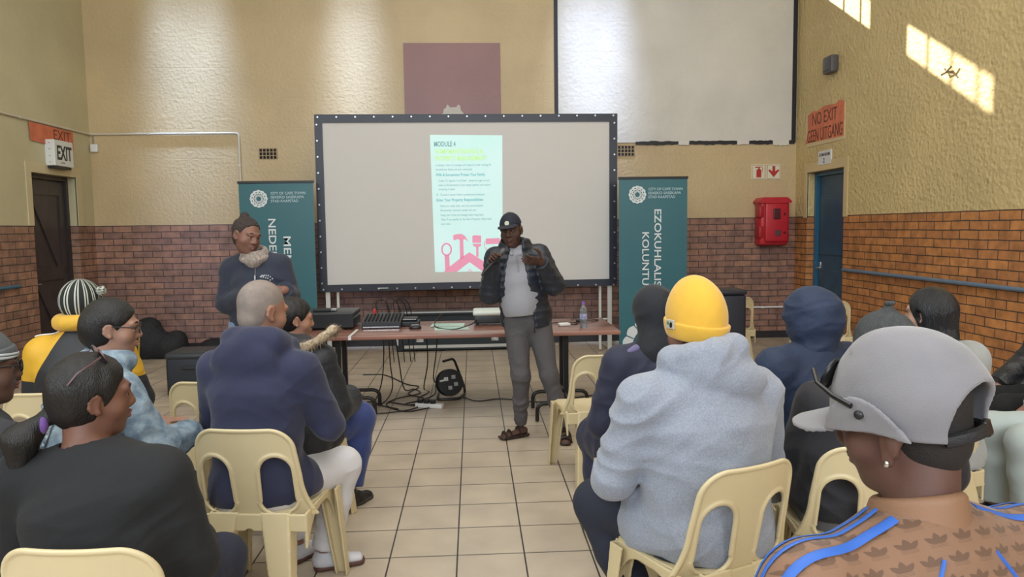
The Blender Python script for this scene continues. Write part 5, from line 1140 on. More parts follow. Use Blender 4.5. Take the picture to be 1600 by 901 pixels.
# ---- man in a navy hooded jumper (left block, by the aisle)
if want('L5'):
    g = seated(-.930, 3.24, 1.268, -12, -40, 14, 0, lean=8, bulk=1.14, sw=1.12, hs=1.10, knees=((-.16, .40), (.24, .38)), feet=((-.02, .40, -20), (.15, .34, -60)), arms=dict(elbow=(.07, .10, -.27), wrist=(-.12, .22, -.02)))
    SK = skin('skin_tan_shaved', (.30, .155, .105)); body(g, SK, full=1.08, vox=.0055)
    NV = cloth('navy_fleece', (.020, .024, .062), sheen=.15)
    def hood(F):
        n = g.nb; F.seg(n+V3(-.10, .03, .005), n+V3(-.085, -.055, .035), .030, .034, .04); F.seg(n+V3(-.085, -.055, .035), n+V3(0, -.085, .03), .034, .036, .04)
        F.seg(n+V3(0, -.085, .03), n+V3(.085, -.055, .03), .036, .034, .04); F.seg(n+V3(.085, -.055, .03), n+V3(.11, .045, -.005), .034, .028, .04)
        F.ell(n+V3(-.02, -.105, -.055), (.13, .035, .085), rotm(0, -.25, .1), .03)
    top(g, 'hooded_jumper', NV, .022, hem=.47, extra=hood, fold=(.008, 6, 6, 13, 2), vox=.0065)
    trousers(g, cloth('white_trousers', (.62, .61, .63), var=.04), .018, cut=.95)
    WS = mat('white_sneaker', (.60, .61, .66), .5, bump=.2, bscale=90)
    for i in (0, 1):
        o = shoe(g, i, WS, g.o, mat('dark_red_brown_sole%d' % i, (.10, .045, .035), .6))
        f = V3(-math.sin(g.fyaw[i]), math.cos(g.fyaw[i]), 0); sd = V3(f[1], -f[0], 0); a = g.ank[i]
        b = MB()
        for q in range(4): p = a+f*(.03+.025*q)+V3(0, 0, .004-.010*q); b.tube([Vector(p-sd*.028+V3(0, 0, -.014)), Vector(p+V3(0, 0, .004)), Vector(p+sd*.028+V3(0, 0, -.014))], .004, 6)
        b.obj('lace', mat('blue_lace%d' % i, (.04, .07, .22), .6), o)
    hair_cap(g, mat('shaved_grey_stubble', (.21, .175, .155), .7, bump=.4, bscale=500, c2=(.27, .22, .19), vscale=25), .0015, low=-.03, name='stubble_hair', vox=.005)
    face_bits(g); seat_for(g, .024, 'cream chair under the person in navy hooded jumper', drz=5, dx=.05); finish(g, 'bald person in navy hooded jumper and white trousers seen from behind, left of aisle')
# ---- woman in black jumper, sunglasses pushed up
if want('L2'):
    g = seated(-1.145, 2.21, 1.132, -4, -50, 4, 3, lean=12, side=-.08, bulk=1.16, sw=1.16, hs=1.03, knees=((-.13, .42), (.16, .42)), arms=dict(elbow=(.06, .04, -.28), wrist=(-.08, .2, -.02)))
    body(g, skin('skin_brown_1', (.17, .078, .052)), full=1.06, vox=.0058); top(g, 'black_jumper', BLKJ, .022, hem=.46, fold=(.008, 5, 5, 12, 6), vox=.0065, neck=.07)
    trousers(g, NAVYT); [shoe(g, i, BSH, g.o, RUB) for i in (0, 1)]
    def tail(F, T):
        F.ell(T(0, -.045, .02), (.078, .075, .088), g.HR, .03); F.seg(T(-.02, -.115, -.055), T(-.035, -.165, -.115), .022, .045, .015); F.seg(T(-.035, -.165, -.115), T(-.03, -.17, -.25), .045, .018, .03)
    h = hair_cap(g, HAIRB, .011, extra=tail, disp=lambda x, y, z: .003*noise3(x*60, y*60, z*18), low=-.02)
    T = lambda x, y, z: g.head+g.HR @ (V3(x, y, z)*g.hs)
    F = Fld(.01)
    for k in range(10):
        a = k*.63; F.seg(T(-.022+.020*math.cos(a), -.118, -.068+.020*math.sin(a)), T(-.022+.020*math.cos(a+.63), -.118, -.068+.020*math.sin(a+.63)), .007, .011)
    F.mesh('scrunchie', cloth('purple_scrunchie', (.14, .06, .26)), .0045, h)
    F = Fld(.02); F.seg(T(-.015, -.08, -.04), T(-.02, -.125, -.065), .028, .02); F.mesh('gathered_hair', HAIRB, .005, h)
    glasses(g, mat('brown_spectacle_frame', (.10, .05, .055), .3), mat('brown_lens', (.05, .03, .035), .1, trans=.3), y0=.085, z0=.112, tilt=30, up=-.012, name='sunglasses', thick=.0026, hh=.02)
    face_bits(g, (.24, .09, .08)); seat_for(g, .024, 'cream chair nearest camera at left, behind person in black jumper', dx=.07, dy=-.03); finish(g, 'person in black jumper with purple hair tie and sunglasses pushed up on head')
# ---- woman in a pale denim jacket
if want('L3'):
    g = seated(-1.545, 3.18, 1.215, -42, -68, 8, 0, lean=20, bulk=1.10, sw=1.10, hs=1.0, knees=((-.12, .42), (.14, .42)), arms=dict(elbow=(.06, .12, -.25), wrist=(-.10, .2, .0)))
    body(g, skin('skin_light_tan', (.34, .19, .135)), full=1.12, vox=.0062)
    DN = mat('pale_denim', (.15, .22, .30), .9, bump=.6, bscale=220, c2=(.34, .43, .50), vscale=22)
    def col(F):
        n = g.nb; [F.seg(n+V3(.085*math.sin(a), -.075*math.cos(a)+.01, .015), n+V3(.085*math.sin(a+.5), -.075*math.cos(a+.5)+.01, .015), .022, .022, .02) for a in np.arange(-1.9, 1.7, .5)]
    j = top(g, 'denim_jacket', DN, .026, hem=.58, extra=col, fold=(.012, 8, 8, 15, 9), neck=.055, vox=.0062)
    SM = mat('denim_seam', (.05, .08, .15), .9, bump=.8, bscale=120, c2=(.50, .58, .63), vscale=75); b = -.20
    c = g.chest; w = .17*g.sw
    strip(g, g.T, [c+V3(x, b, .045) for x in np.linspace(-w, w, 7)], .010, SM, 'yoke_seam', j, lift=.008)
    for sx in (-1, 1):
        strip(g, g.T, [c+V3(sx*.06, b, .04), c+V3(sx*.055, b, -.08), c+V3(sx*.045, b, -.22)], .009, SM, 'back_seam', j, lift=.008)
        s0 = g.shd[0 if sx < 0 else 1]; strip(g, g.T, [s0+V3(-sx*.005, -.10*math.cos(t), .075*math.sin(t)) for t in np.linspace(-.9, 1.6, 7)], .010, SM, 'armhole_seam', j, lift=.008)
    trousers(g, NAVYT); [shoe(g, i, BSH, g.o, RUB) for i in (0, 1)]
    def bun(F, T): F.ell(T(0, -.06, -.005), (.072, .07, .085), g.HR, .03)
    hair_cap(g, HAIRB, .010, extra=bun, disp=lambda x, y, z: .002*noise3(x*60, y*60, z*18)); glasses(g); face_bits(g, (.42, .17, .15))
    seat_for(g, .03, 'cream chair under person in pale denim jacket', dy=.03); finish(g, 'person in pale blue denim jacket and black rimmed spectacles looking right')
# ---- person in a yellow and black jacket, striped beanie
if want('L4'):
    g = seated(-2.11, 4.03, 1.225, 4, -12, 8, 0, lean=9, bulk=1.08, sw=1.04)
    body(g, skin('skin_brown_2', (.14, .065, .042)), vox=.007)
    m, n, N, L, bs = _nt('yellow_black_panels'); inp(bs, 'Roughness', .6); tc = N.new('ShaderNodeTexCoord'); sp = N.new('ShaderNodeSeparateXYZ'); L.new(tc.outputs['Object'], sp.inputs[0])
    X = math_node(N, L, 'ABSOLUTE', sp.outputs['X']); zz = sp.outputs['Z']
    a = math_node(N, L, 'MULTIPLY', zz, .55); a2 = math_node(N, L, 'ADD', X, a); diag = math_node(N, L, 'LESS_THAN', a2, .655)    # black yoke in the middle
    lowb = math_node(N, L, 'LESS_THAN', zz, .85); mk = math_node(N, L, 'MAXIMUM', diag, lowb); mk = math_node(N, L, 'MULTIPLY', mk, 1.0)
    mx = N.new('ShaderNodeMix'); mx.data_type = 'RGBA'; mx.inputs[6].default_value = (.66, .38, .03, 1); mx.inputs[7].default_value = (.02, .022, .028, 1); L.new(mk, mx.inputs[0]); L.new(mx.outputs[2], bs.inputs['Base Color'])
    YEL = cloth('yellow_hood', (.66, .38, .03), .6)
    j = top(g, 'padded_jacket', m, .036, hem=.47, fold=(.009, 7, 7, 15, 11), vox=.0068)
    F = Fld(.03); n_ = g.nb
    for a in np.arange(-2.4, 2.3, .5): F.seg(n_+V3(.10*math.sin(a), -.10*math.cos(a)+.02, .075), n_+V3(.10*math.sin(a+.5), -.10*math.cos(a+.5)+.02, .075), .036, .036)
    F.disp(folds(.006, 8, 8, 30, 3)); F.mesh('high_collar', YEL, .006, j)
    strip(g, g.T, [n_+V3(sx, -.02, .05) for sx in (-.09, -.14, -.19, -.235)], .012, mat('white_reflective_strip', (.66, .68, .68), .5), 'shoulder_stripe', j)
    F = Fld(.01); F.box(n_+V3(.155, -.05, .055), (.03, .022, .030), .01, rotm(0, 0, .5)); F.mesh('white_tag', WHITE, .005, j)
    trousers(g, BLKJ); [shoe(g, i, BSH, g.o, RUB) for i in (0, 1)]
    # beanie: dark knit with paired pale stripes meeting at the crown
    m, n, N, L, bs = _nt('striped_knit'); inp(bs, 'Roughness', .9); tc = N.new('ShaderNodeTexCoord'); mp = N.new('ShaderNodeVectorMath'); mp.operation = 'SUBTRACT'; mp.inputs[1].default_value = tuple(g.head+V3(0, -.01, 0))
    L.new(tc.outputs['Object'], mp.inputs[0]); sp = N.new('ShaderNodeSeparateXYZ'); L.new(mp.outputs[0], sp.inputs[0])
    th = math_node(N, L, 'ARCTAN2', sp.outputs['X'], sp.outputs['Y']); fr = math_node(N, L, 'FRACT', math_node(N, L, 'MULTIPLY', th, 14/(2*math.pi)))
    s1 = math_node(N, L, 'LESS_THAN', math_node(N, L, 'ABSOLUTE', math_node(N, L, 'SUBTRACT', fr, .35)), .075); s2 = math_node(N, L, 'LESS_THAN', math_node(N, L, 'ABSOLUTE', math_node(N, L, 'SUBTRACT', fr, .65)), .075)
    mk = math_node(N, L, 'MAXIMUM', s1, s2); mx = N.new('ShaderNodeMix'); mx.data_type = 'RGBA'; mx.inputs[6].default_value = (.014, .018, .018, 1); mx.inputs[7].default_value = (.50, .52, .46, 1); L.new(mk, mx.inputs[0]); L.new(mx.outputs[2], bs.inputs['Base Color'])
    o = beanie(g, m, 'striped_beanie', puff=.020, tall=.004, low=-.03)
    T = lambda x, y, z: g.head+V3(x, y, z); F = Fld(.008); F.ell(T(.105, -.01, .085), (.026, .026, .026)); F.seg(T(.08, -.01, .08), T(.10, -.01, .085), .01, .012); F.disp(lambda x, y, z: .005*noise3(x*90, y*90, z*90)); F.mesh('pompom', mat('mottled_pompom', (.02, .025, .022), .9, c2=(.5, .52, .45), vscale=90), .004, o)
    face_bits(g); seat_for(g, .04, 'cream chair under person in yellow and black jacket', dx=-.06); finish(g, 'person in yellow and black jacket wearing a black white striped beanie')
# ---- person with a fur trimmed hood
if want('L6'):
    g = seated(-1.00, 4.10, 1.125, -32, -62, 8, 0, lean=6, bulk=1.28, sw=1.20, hs=.95, hipz=.52, knees=((-.10, .40), (.14, .42)), feet=((-.06, .36, 0), (.16, .30, 0)), arms=dict(elbow=(.06, .05, -.25), wrist=(-.08, .2, .0)))
    body(g, skin('skin_tan_2', (.38, .20, .135)), full=1.05, vox=.0062)
    PJ = cloth('black_parka_shell', (.014, .017, .024), .55, bump=.2, bscale=60, sheen=.05)
    def hd(F):
        n = g.nb; F.ell(n+V3(0, -.12, -.02), (.13, .07, .10), None, .04); F.ell(n+V3(.10, -.04, -.01), (.07, .07, .05), None, .04); F.ell(n+V3(-.10, -.04, -.01), (.07, .07, .05), None, .04)
        for i, sx in ((0, -1), (1, 1)): F.seg(g.hip[i]+V3(sx*.06, -.05, .05), g.hip[i]+V3(sx*.10, .02, -.30), .07, .05, .05)
    j = top(g, 'parka', PJ, .04, hem=.22, extra=hd, fold=(.009, 6, 6, 10, 14), vox=.007)
    F = Fld(.02); n = g.nb; pts = [loc_of(g, q) for q in ((-1.14, 3.93, 1.00), (-1.04, 3.88, 1.02), (-.95, 3.87, 1.00), (-.87, 3.88, 1.015), (-.81, 3.91, 1.05), (-.765, 3.95, 1.085), (-.76, 4.02, 1.07))]
    for a, b in zip(pts, pts[1:]): F.seg(a, b, .020, .020)
    fur = cloth('tan_fur', (.42, .31, .19), bump=.9, bscale=60, c2=(.60, .50, .36), vscale=30); fo = F.mesh('fur_trim', fur, .005, j)
    rr = random.Random(5); b = MB()
    for q in range(3200):
        i = rr.randrange(len(pts)-1); t = rr.random(); c = pts[i]*(1-t)+pts[i+1]*t; d = V3(rr.gauss(0, 1), rr.gauss(0, 1), rr.gauss(0, 1)); d /= np.linalg.norm(d); p = c+d*.014; e = c+d*(.028+.030*rr.random())+V3(0, 0, -.010); w = np.cross(d, V3(.3, .5, .8)); w = w/np.linalg.norm(w)*.0024
        b.add([p-w, p+w, e], [(0, 1, 2)])
    o = b.obj('fur_strands', fur, fo); o['kind'] = 'stuff'
    trousers(g, cloth('blue_trousers', (.022, .045, .19), .7), .03, cut=.9); [shoe(g, i, BSH, g.o, RUB, high=.02) for i in (0, 1)]
    def bunh(F, T): F.ell(T(0, -.05, .03), (.07, .07, .08), g.HR, .03)
    hair_cap(g, HAIRB, .012, extra=bunh, disp=lambda x, y, z: .003*noise3(x*60, y*60, z*30)); face_bits(g, (.35, .13, .11))
    seat_for(g, .045, 'cream chair under person in parka with fur trimmed hood', dx=-.02); finish(g, 'person in black parka with tan fur trimmed hood and blue trousers, front row')
# ---- person at the left edge with a grey cap and glasses
if want('L1'):
    g = seated(-1.60, 2.42, 1.185, -30, -48, 4, 0, lean=10, bulk=1.12, sw=1.12, knees=((-.13, .42), (.13, .42)))
    body(g, skin('skin_brown_3', (.12, .062, .045)), vox=.0065); top(g, 'coat', cloth('dark_grey_coat', (.024, .025, .030)), .034, hem=.46, fold=(.007, 6, 6, 14, 17))
    trousers(g, NAVYT); [shoe(g, i, BSH, g.o, RUB) for i in (0, 1)]
    hair_cap(g, HAIRB, .004); o = beanie(g, cloth('grey_knit', (.085, .095, .105)), 'beanie', puff=.012, tall=.004, cuff=.032, low=.028)
    for zz in (.012, .026):
        T = lambda a: g.head+g.HR @ (V3(.13*math.sin(a), .15*math.cos(a), .034+zz)*g.hs)
        strip(g, g.C, [T(a) for a in np.linspace(0, 2*math.pi, 40)[:-1]], .004, mat('pale_knit_stripe%d' % int(zz*1000), (.45, .48, .50), .9), 'knit_stripe', o, closed=True)
    glasses(g); face_bits(g); seat_for(g, .036, 'cream chair at left edge under person in dark grey coat'); finish(g, 'person at left edge in dark grey coat, striped grey beanie and glasses')
# ---- man in grey hooded top with yellow beanie
if want('R2'):
    g = seated(.815, 2.64, 1.232, 13, 34, 8, 0, lean=8, bulk=1.42, sw=1.32, hs=1.04, knees=((-.27, .40), (.20, .42)), feet=((-.18, .10, 10), (.22, .38, -10)), arms=dict(elbow=(.09, .08, -.30), elbowL=(-.09, .06, -.29), wrist=(-.13, .22, -.04)))
    body(g, skin('skin_brown_4', (.19, .095, .065)), full=1.1, vox=.0058)
    GH = mat('heather_grey_fleece', (.235, .265, .33), .9, bump=.5, bscale=350, c2=(.31, .34, .41), vscale=170, sheen=.3)
    def hood(F):
        n = g.nb; pts = [n+V3(-.09, .05, .03), n+V3(-.115, -.02, .055), n+V3(-.075, -.085, .075), n+V3(.0, -.11, .085), n+V3(.09, -.09, .10), n+V3(.125, -.02, .07), n+V3(.09, .05, .02)]
        for a, b in zip(pts, pts[1:]): F.seg(a, b, .024, .024, .03)
        F.ell(n+V3(.02, -.10, .03), (.12, .045, .055), None, .03); F.ell(n+V3(.07, -.13, -.005), (.10, .04, .045), rotm(0, 0, .15), .02)
    j = top(g, 'hooded_top', GH, .026, hem=.455, extra=hood, fold=(.013, 5, 5, 11, 21), vox=.0062, k=.06, neck=.075)
    trousers(g, cloth('dark_navy_denim', (.016, .020, .036)), .018, cut=.95); [shoe(g, i, BSH, g.o, RUB) for i in (0, 1)]
    YB_ = mat('yellow_fleece', (.74, .43, .045), .9, bump=.3, bscale=250, sheen=.35, var=.05, vscale=10)
    o = beanie(g, YB_, 'yellow_beanie', puff=.019, tall=.036, cuff=.058, low=-.022, disp=folds(.004, 9, 9, 9, 3), vox=.005)
    T = lambda x, y, z: g.head+g.HR @ (V3(x, y, z)*g.hs); p = g.C.snap(T(-.13, .028, .030)); nn = g.C.grad(p); nn[2] *= .3; nn /= np.linalg.norm(nn); up = V3(0, 0, 1); sd = np.cross(up, nn); M = Matrix(((sd[0], up[0], nn[0], p[0]+nn[0]*.003), (sd[1], up[1], nn[1], p[1]+nn[1]*.003), (sd[2], up[2], nn[2], p[2]), (0, 0, 0, 1)))
    q = MB().box((-.022, -.017, -.006), (.022, .017, .002), .002, M).obj('sewn_patch', mat('patch_grey', (.45, .43, .36), .6), o)
    b = MB(); b.prism([(.001, -.010), (.010, -.012), (.016, -.004), (.013, .008), (.005, .009), (.0, .002)], .0012, M @ Matrix.Translation((0, 0, .002))); b.obj('dark_motif', BLACK, q)
    b = MB(); b.prism([(-.016, .0), (-.006, -.002), (-.004, .008), (-.014, .010)], .0012, M @ Matrix.Translation((0, 0, .002))); b.obj('green_motif', mat('patch_green', (.04, .22, .06), .6), q)
    hair_cap(g, HAIRB, .002, name='short_hair'); face_bits(g); seat_for(g, .028, 'cream chair under person in grey hooded top and yellow beanie', drz=11); finish(g, 'large person in heather grey hooded top and bright yellow beanie')
# ---- person in a black headscarf and navy robe
if want('R1'):
    g = seated(.875, 3.50, 1.185, 10, 8, 6, 0, lean=6, bulk=1.10, sw=1.08, knees=((-.17, .40), (.10, .42)), feet=((-.20, .26, 8), (.08, .36, 0)), arms=dict(elbow=(.07, .03, -.28), wrist=(-.10, .22, .0)))
    body(g, skin('skin_brown_5', (.17, .085, .06)), vox=.007)
    NR = cloth('navy_robe', (.014, .017, .045), .7, sheen=.1)
    def rb(F): [F.seg(g.hip[i], g.kn[i], .09, .085, .06) for i in (0, 1)]
    top(g, 'robe', NR, .036, hem=.40, extra=rb, fold=(.010, 8, 8, 8, 23), vox=.0068)
    F = Fld(.05); F.off = .03; [P_leg(F, g, i, .05, .9, .02) for i in (0, 1)]; F.disp(folds(.009, 10, 10, 5, 25)); F.mesh('robe_skirt', NR, .007, g.o)
    [shoe(g, i, BSH, g.o, RUB) for i in (0, 1)]
    HJ = cloth('black_headscarf', (.010, .012, .018), .8, sheen=.1); F = Fld(.04); T = lambda x, y, z: g.head+g.HR @ V3(x, y, z)
    F.ell(T(0, -.014, .036), (.104, .120, .114), g.HR); F.seg(T(0, -.03, -.03), g.nb+V3(0, -.045, -.02), (.085, .085), (.115, .095), side=V3(1, 0, 0)); F.seg(g.nb+V3(0, -.045, -.02), g.sh+V3(.02, -.10, -.16), (.115, .09), (.09, .045), side=V3(1, 0, 0))
    F.seg(T(0, .03, -.11), g.nb+V3(0, .06, -.05), .05, .09); F.ell(T(0, .135, -.005), (.066, .085, .085), g.HR, .01, 's'); F.disp(folds(.006, 14, 14, 9, 27)); F.mesh('headscarf', HJ, .006, g.o)
    g.H = F; strip(g, F, [T(.055, -.10, -.16), g.sh+V3(.05, -.16, -.04), g.sh+V3(.075, -.17, -.10)], .006, mat('braided_cord', (.12, .12, .13), .6, bump=.8, bscale=200), 'cord_strap', g.o)
    F = Fld(.02); F.ell(g.shd[0]+V3(.035, -.01, .075), (.075, .055, .022), rotm(0, 0, -.25)); F.disp(folds(.006, 14, 14, 14, 29)); F.mesh('lilac_scarf', cloth('lilac_scarf', (.14, .12, .25)), .006, g.o)
    face_bits(g); seat_for(g, .036, 'cream chair under person in black headscarf and navy robe'); finish(g, 'person in black headscarf and long navy robe beside empty front row chair')
# ---- person in a navy padded jacket, hood up
if want('R3'):
    g = seated(1.70, 3.62, 1.125, 16, 34, 4, 0, lean=6, bulk=1.18, sw=1.26, hipz=.52)
    body(g, skin('skin_brown_6', (.20, .10, .07)), vox=.0075); NJ = cloth('navy_shell_jacket', (.016, .030, .072), .72, bump=.15, bscale=40, sheen=.05)
    top(g, 'hooded_jacket', NJ, .045, hem=.46, fold=(.008, 6, 6, 9, 31), vox=.0068)
    F = Fld(.05); T = lambda x, y, z: g.head+g.HR @ V3(x, y, z); F.ell(T(0, -.035, .035), (.138, .155, .150), g.HR); F.seg(T(0, -.05, -.05), g.nb+V3(0, -.03, .02), (.125, .12), (.115, .10), side=V3(1, 0, 0))
    F.ell(T(0, .145, -.0), (.085, .12, .105), g.HR, .03, 's'); F.disp(folds(.011, 5, 5, 11, 33)); F.disp(lambda x, y, z: .003*noise3(x*16, y*16, z*34)); F.mesh('raised_hood', NJ, .006, g.o)
    trousers(g, NAVYT); [shoe(g, i, BSH, g.o, RUB) for i in (0, 1)]; face_bits(g)
    seat_for(g, .045, 'cream chair under person in navy jacket with hood up'); finish(g, 'person in navy jacket with the large padded hood pulled up')
# ---- person in ribbed dark grey beanie and black jacket
if want('R4'):
    g = seated(1.625, 2.80, 1.118, -14, 25, 10, 0, lean=15, side=.12, bulk=1.20, sw=1.16, knees=((-.18, .36), (.14, .42)), feet=((-.20, .28, 10), (.14, .38, -5)), arms=dict(elbow=(.07, .05, -.27), wrist=(-.1, .22, .0)))
    body(g, skin('skin_brown_7', (.20, .10, .07)), vox=.0068); top(g, 'black_jacket', cloth('black_jacket_fabric', (.012, .012, .017), .7, sheen=.1), .034, hem=.50, fold=(.011, 5, 5, 9, 35), vox=.0068)
    trousers(g, GREYT, .02); [shoe(g, i, BSH, g.o, RUB) for i in (0, 1)]
    R = g.HR; c0 = g.head+R @ V3(0, -.03, .06); kp = g.head+R @ V3(0, -.055, .165)
    def rib(x, y, z):
        u, v = x-kp[0], y-kp[1]; th = np.arctan2(u, v); r = np.sqrt(u*u+v*v); return .0030*np.sin(th*44)*np.clip(r/.05, 0, 1)
    F = Fld(.02); T = lambda x, y, z: g.head+R @ V3(x, y, z); F.ell(T(0, -.02, .035), (.104, .122, .118), R); F.seg(T(0, -.045, .14), T(0, -.058, .172), .022, .012, .03); F.plane(T(0, 0, -.02), R @ V3(0, .25, -1), .006); F.disp(rib)
    o = F.mesh('ribbed_beanie', cloth('charcoal_rib_knit', (.055, .060, .062), var=.2, vscale=40), .0042, g.o)
    F = Fld(.01)
    for a in range(6): F.ell(T(.012*math.cos(a), -.06+.012*math.sin(a), .176), (.012, .008, .010), rotm(a), .004)
    F.mesh('gathered_knot', bpy.data.materials['charcoal_rib_knit'], .004, o)
    hair_cap(g, HAIRB, .004); face_bits(g); seat_for(g, .036, 'cream chair under person in ribbed charcoal beanie', drz=6, dy=-.03, dx=.0); finish(g, 'person in black jacket and ribbed charcoal beanie gathered at the crown')
# ---- woman with a black bob
if want('R5'):
    g = seated(2.215, 3.42, 1.170, 16, 32, 2, 0, lean=6, bulk=1.20, sw=1.24, hipz=.52)
    body(g, skin('skin_light_2', (.42, .25, .18)), vox=.0062); top(g, 'pale_grey_cardigan', cloth('pale_grey_knit', (.36, .38, .38), bump=.6, bscale=160), .030, hem=.46, fold=(.006, 7, 7, 12, 41), vox=.0068)
    trousers(g, BLKJ, .02); [shoe(g, i, BSH, g.o, RUB) for i in (0, 1)]
    def bob(F, T):
        F.ell(T(0, -.03, .02), (.094, .100, .095), g.HR, .03); F.seg(T(0, -.045, -.02), T(0, -.055, -.105), (.088, .075), (.094, .078), .03, side=g.HR @ V3(1, 0, 0)); F.ell(T(0, .125, -.06), V3(.12, .095, .10), g.HR, .012, 's')
        for sx in (-1, 1): F.ell(T(sx*.10, .012, -.012), V3(.028, .026, .040), g.HR, .008, 's')
    hair_cap(g, mat('glossy_black_hair', (.008, .009, .012), .28, bump=.6, bscale=120, stretch=(3, 3, .3)), .014, extra=bob, low=-.12, disp=lambda x, y, z: .0025*noise3(x*70, y*70, z*8))
    face_bits(g, (.4, .15, .14)); F = Fld(.03); n = g.nb
    for a in np.arange(-2.6, 2.4, .5): F.seg(n+V3(.08*math.sin(a), -.07*math.cos(a)+.01, .02), n+V3(.08*math.sin(a+.5), -.07*math.cos(a+.5)+.01, .02), .026, .026)
    F.disp(folds(.005, 14, 14, 14, 3)); F.mesh('patterned_scarf', mat('dark_patterned_scarf', (.015, .016, .02), .8, c2=(.25, .26, .28), vscale=45), .006, g.o)
    seat_for(g, .032, 'cream chair under person with black bobbed hair', dx=-.17); finish(g, 'person with straight black bobbed hair and pale grey cardigan by the orange wall')
# ---- foreground man in a grey flap cap
if want('R6'):
    g = seated(.735, 1.20, 1.280, 14, 36, 15, -4, lean=10, bulk=1.10, sw=1.30, hs=1.05, arms=dict(elbow=(.11, .06, -.27), wrist=(-.12, .22, .0)))
    body(g, skin('skin_deep_brown', (.115, .056, .041)), full=.98, vox=.0045, extra=lambda F: [(F.ell(g.head+g.HR @ V3(sx*.087, -.010, -.020), (.009, .019, .028), g.HR @ rotm(sx*.35, -.15), .006), F.ell(g.head+g.HR @ V3(sx*.086, .0, -.046), (.008, .010, .014), g.HR, .006), F.ell(g.head+g.HR @ V3(sx*.098, .0, -.016), (.008, .009, .018), g.HR, .004, 's')) for sx in (-1, 1)])
    # brown tracksuit top with leaf motif
    m, n, N, L, bs = _nt('brown_leaf_print'); inp(bs, 'Roughness', .62); inp(bs, 'Sheen Weight', .2); tc = N.new('ShaderNodeTexCoord'); sp = N.new('ShaderNodeSeparateXYZ'); L.new(tc.outputs['Object'], sp.inputs[0]); mt = lambda op, a, b=None: math_node(N, L, op, a, b)
    S = .047; xx = mt('DIVIDE', sp.outputs['X'], S); yq = mt('MULTIPLY', sp.outputs['Y'], .75); zs = mt('ADD', sp.outputs['Z'], yq); zz = mt('DIVIDE', zs, S*.82)
    row = mt('FLOOR', zz); par = mt('MODULO', mt('ADD', row, 100.0), 2.0); xs = mt('ADD', xx, mt('MULTIPLY', par, .5)); u = mt('SUBTRACT', mt('FRACT', mt('ADD', xs, 100.0)), .5); v = mt('SUBTRACT', mt('FRACT', zz), .42)
    def leaf(cx, cy, ang, a_, b_):
        du, dv = mt('SUBTRACT', u, cx), mt('SUBTRACT', v, cy); c_, s_ = math.cos(ang), math.sin(ang)
        p = mt('ADD', mt('MULTIPLY', du, c_), mt('MULTIPLY', dv, s_)); q = mt('SUBTRACT', mt('MULTIPLY', dv, c_), mt('MULTIPLY', du, s_))
        # pointed leaf: |p| small where |q| large
        w = mt('SUBTRACT', a_, mt('MULTIPLY', mt('MULTIPLY', q, q), a_/(b_*b_))); return mt('LESS_THAN', mt('ABSOLUTE', p), w)
    lf = mt('MAXIMUM', mt('MAXIMUM', leaf(0, .14, 0, .13, .30), leaf(-.20, .06, .75, .12, .28)), leaf(.20, .06, -.75, .12, .28))
    st = mt('MULTIPLY', mt('LESS_THAN', mt('FRACT', mt('MULTIPLY', v, 14.0)), .5), mt('MULTIPLY', mt('LESS_THAN', v, -.10), mt('MULTIPLY', mt('GREATER_THAN', v, -.30), mt('LESS_THAN', mt('ABSOLUTE', u), .30))))
    above = mt('GREATER_THAN', v, -.10); mk = mt('MAXIMUM', mt('MULTIPLY', lf, above), mt('MULTIPLY', st, .6)); notc = mt('LESS_THAN', sp.outputs['Z'], float(g.nb[2]+.022)); mk = mt('MULTIPLY', mk, notc)
    nz = N.new('ShaderNodeTexNoise'); nz.inputs['Scale'].default_value = 2.2; L.new(tc.outputs['Object'], nz.inputs['Vector'])
    mx = N.new('ShaderNodeMix'); mx.data_type = 'RGBA'; mx.inputs[6].default_value = (.225, .118, .066, 1); mx.inputs[7].default_value = (.105, .052, .028, 1); L.new(mt('MULTIPLY', mk, .85), mx.inputs[0]); L.new(mx.outputs[2], bs.inputs['Base Color'])
    n2 = N.new('ShaderNodeTexNoise'); n2.inputs['Scale'].default_value = 500; L.new(tc.outputs['Object'], n2.inputs['Vector']); bp = N.new('ShaderNodeBump'); bp.inputs['Strength'].default_value = .25; bp.inputs['Distance'].default_value = .002; L.new(n2.outputs['Fac'], bp.inputs['Height']); L.new(bp.outputs[0], bs.inputs['Normal'])
    j = top(g, 'tracksuit_top', m, .022, hem=.46, fold=(.005, 5, 5, 8, 51), vox=.0055, neck=.075)
    F = Fld(.012); nb = g.nb
    for a in np.arange(-math.pi, math.pi, .2): F.seg(nb+V3(.073*math.sin(a), -.077*math.cos(a)-.004, -.030), nb+V3(.060*math.sin(a), -.066*math.cos(a)-.002, .020+.022*math.cos(a)), .007, .007, .02)
    F.mesh('stand_collar', mat('plain_brown_collar', (.27, .145, .082), .6, bump=.2, bscale=400), .0042, j)
    BL = mat('blue_stripe', (.035, .13, .50), .55)
    for i, sx in ((0, -1), (1, 1)):
        s0, e0 = g.shd[i], g.elb[i]
        for q in range(3):
            w_ = (-.030, .012, .040)[q]; a = nb+V3(sx*.085, w_-.01, .02); p2 = s0+V3(-sx*.03, w_, .085); p3 = s0+V3(sx*.05, w_+.005, .055); p4 = s0*.5+e0*.5+V3(sx*.08, w_, .02); p5 = e0+V3(sx*.07, w_, .03)
            strip(g, g.T, [a, (a+p2)/2+V3(0, 0, .01), p2, p3, p4, p5], (.0085, .005, .005)[q], BL, 'shoulder_stripe', j, sub=8, flat=.25)
        strip(g, g.T, [nb+V3(sx*.05-.0, -.10, -.035), nb+V3(sx*.082, -.13, -.07), nb+V3(sx*.108, -.15, -.12), nb+V3(sx*.122, -.17, -.20), nb+V3(sx*.13, -.19, -.32)], .0036, BL, 'piping', j, sub=8, flat=.9)
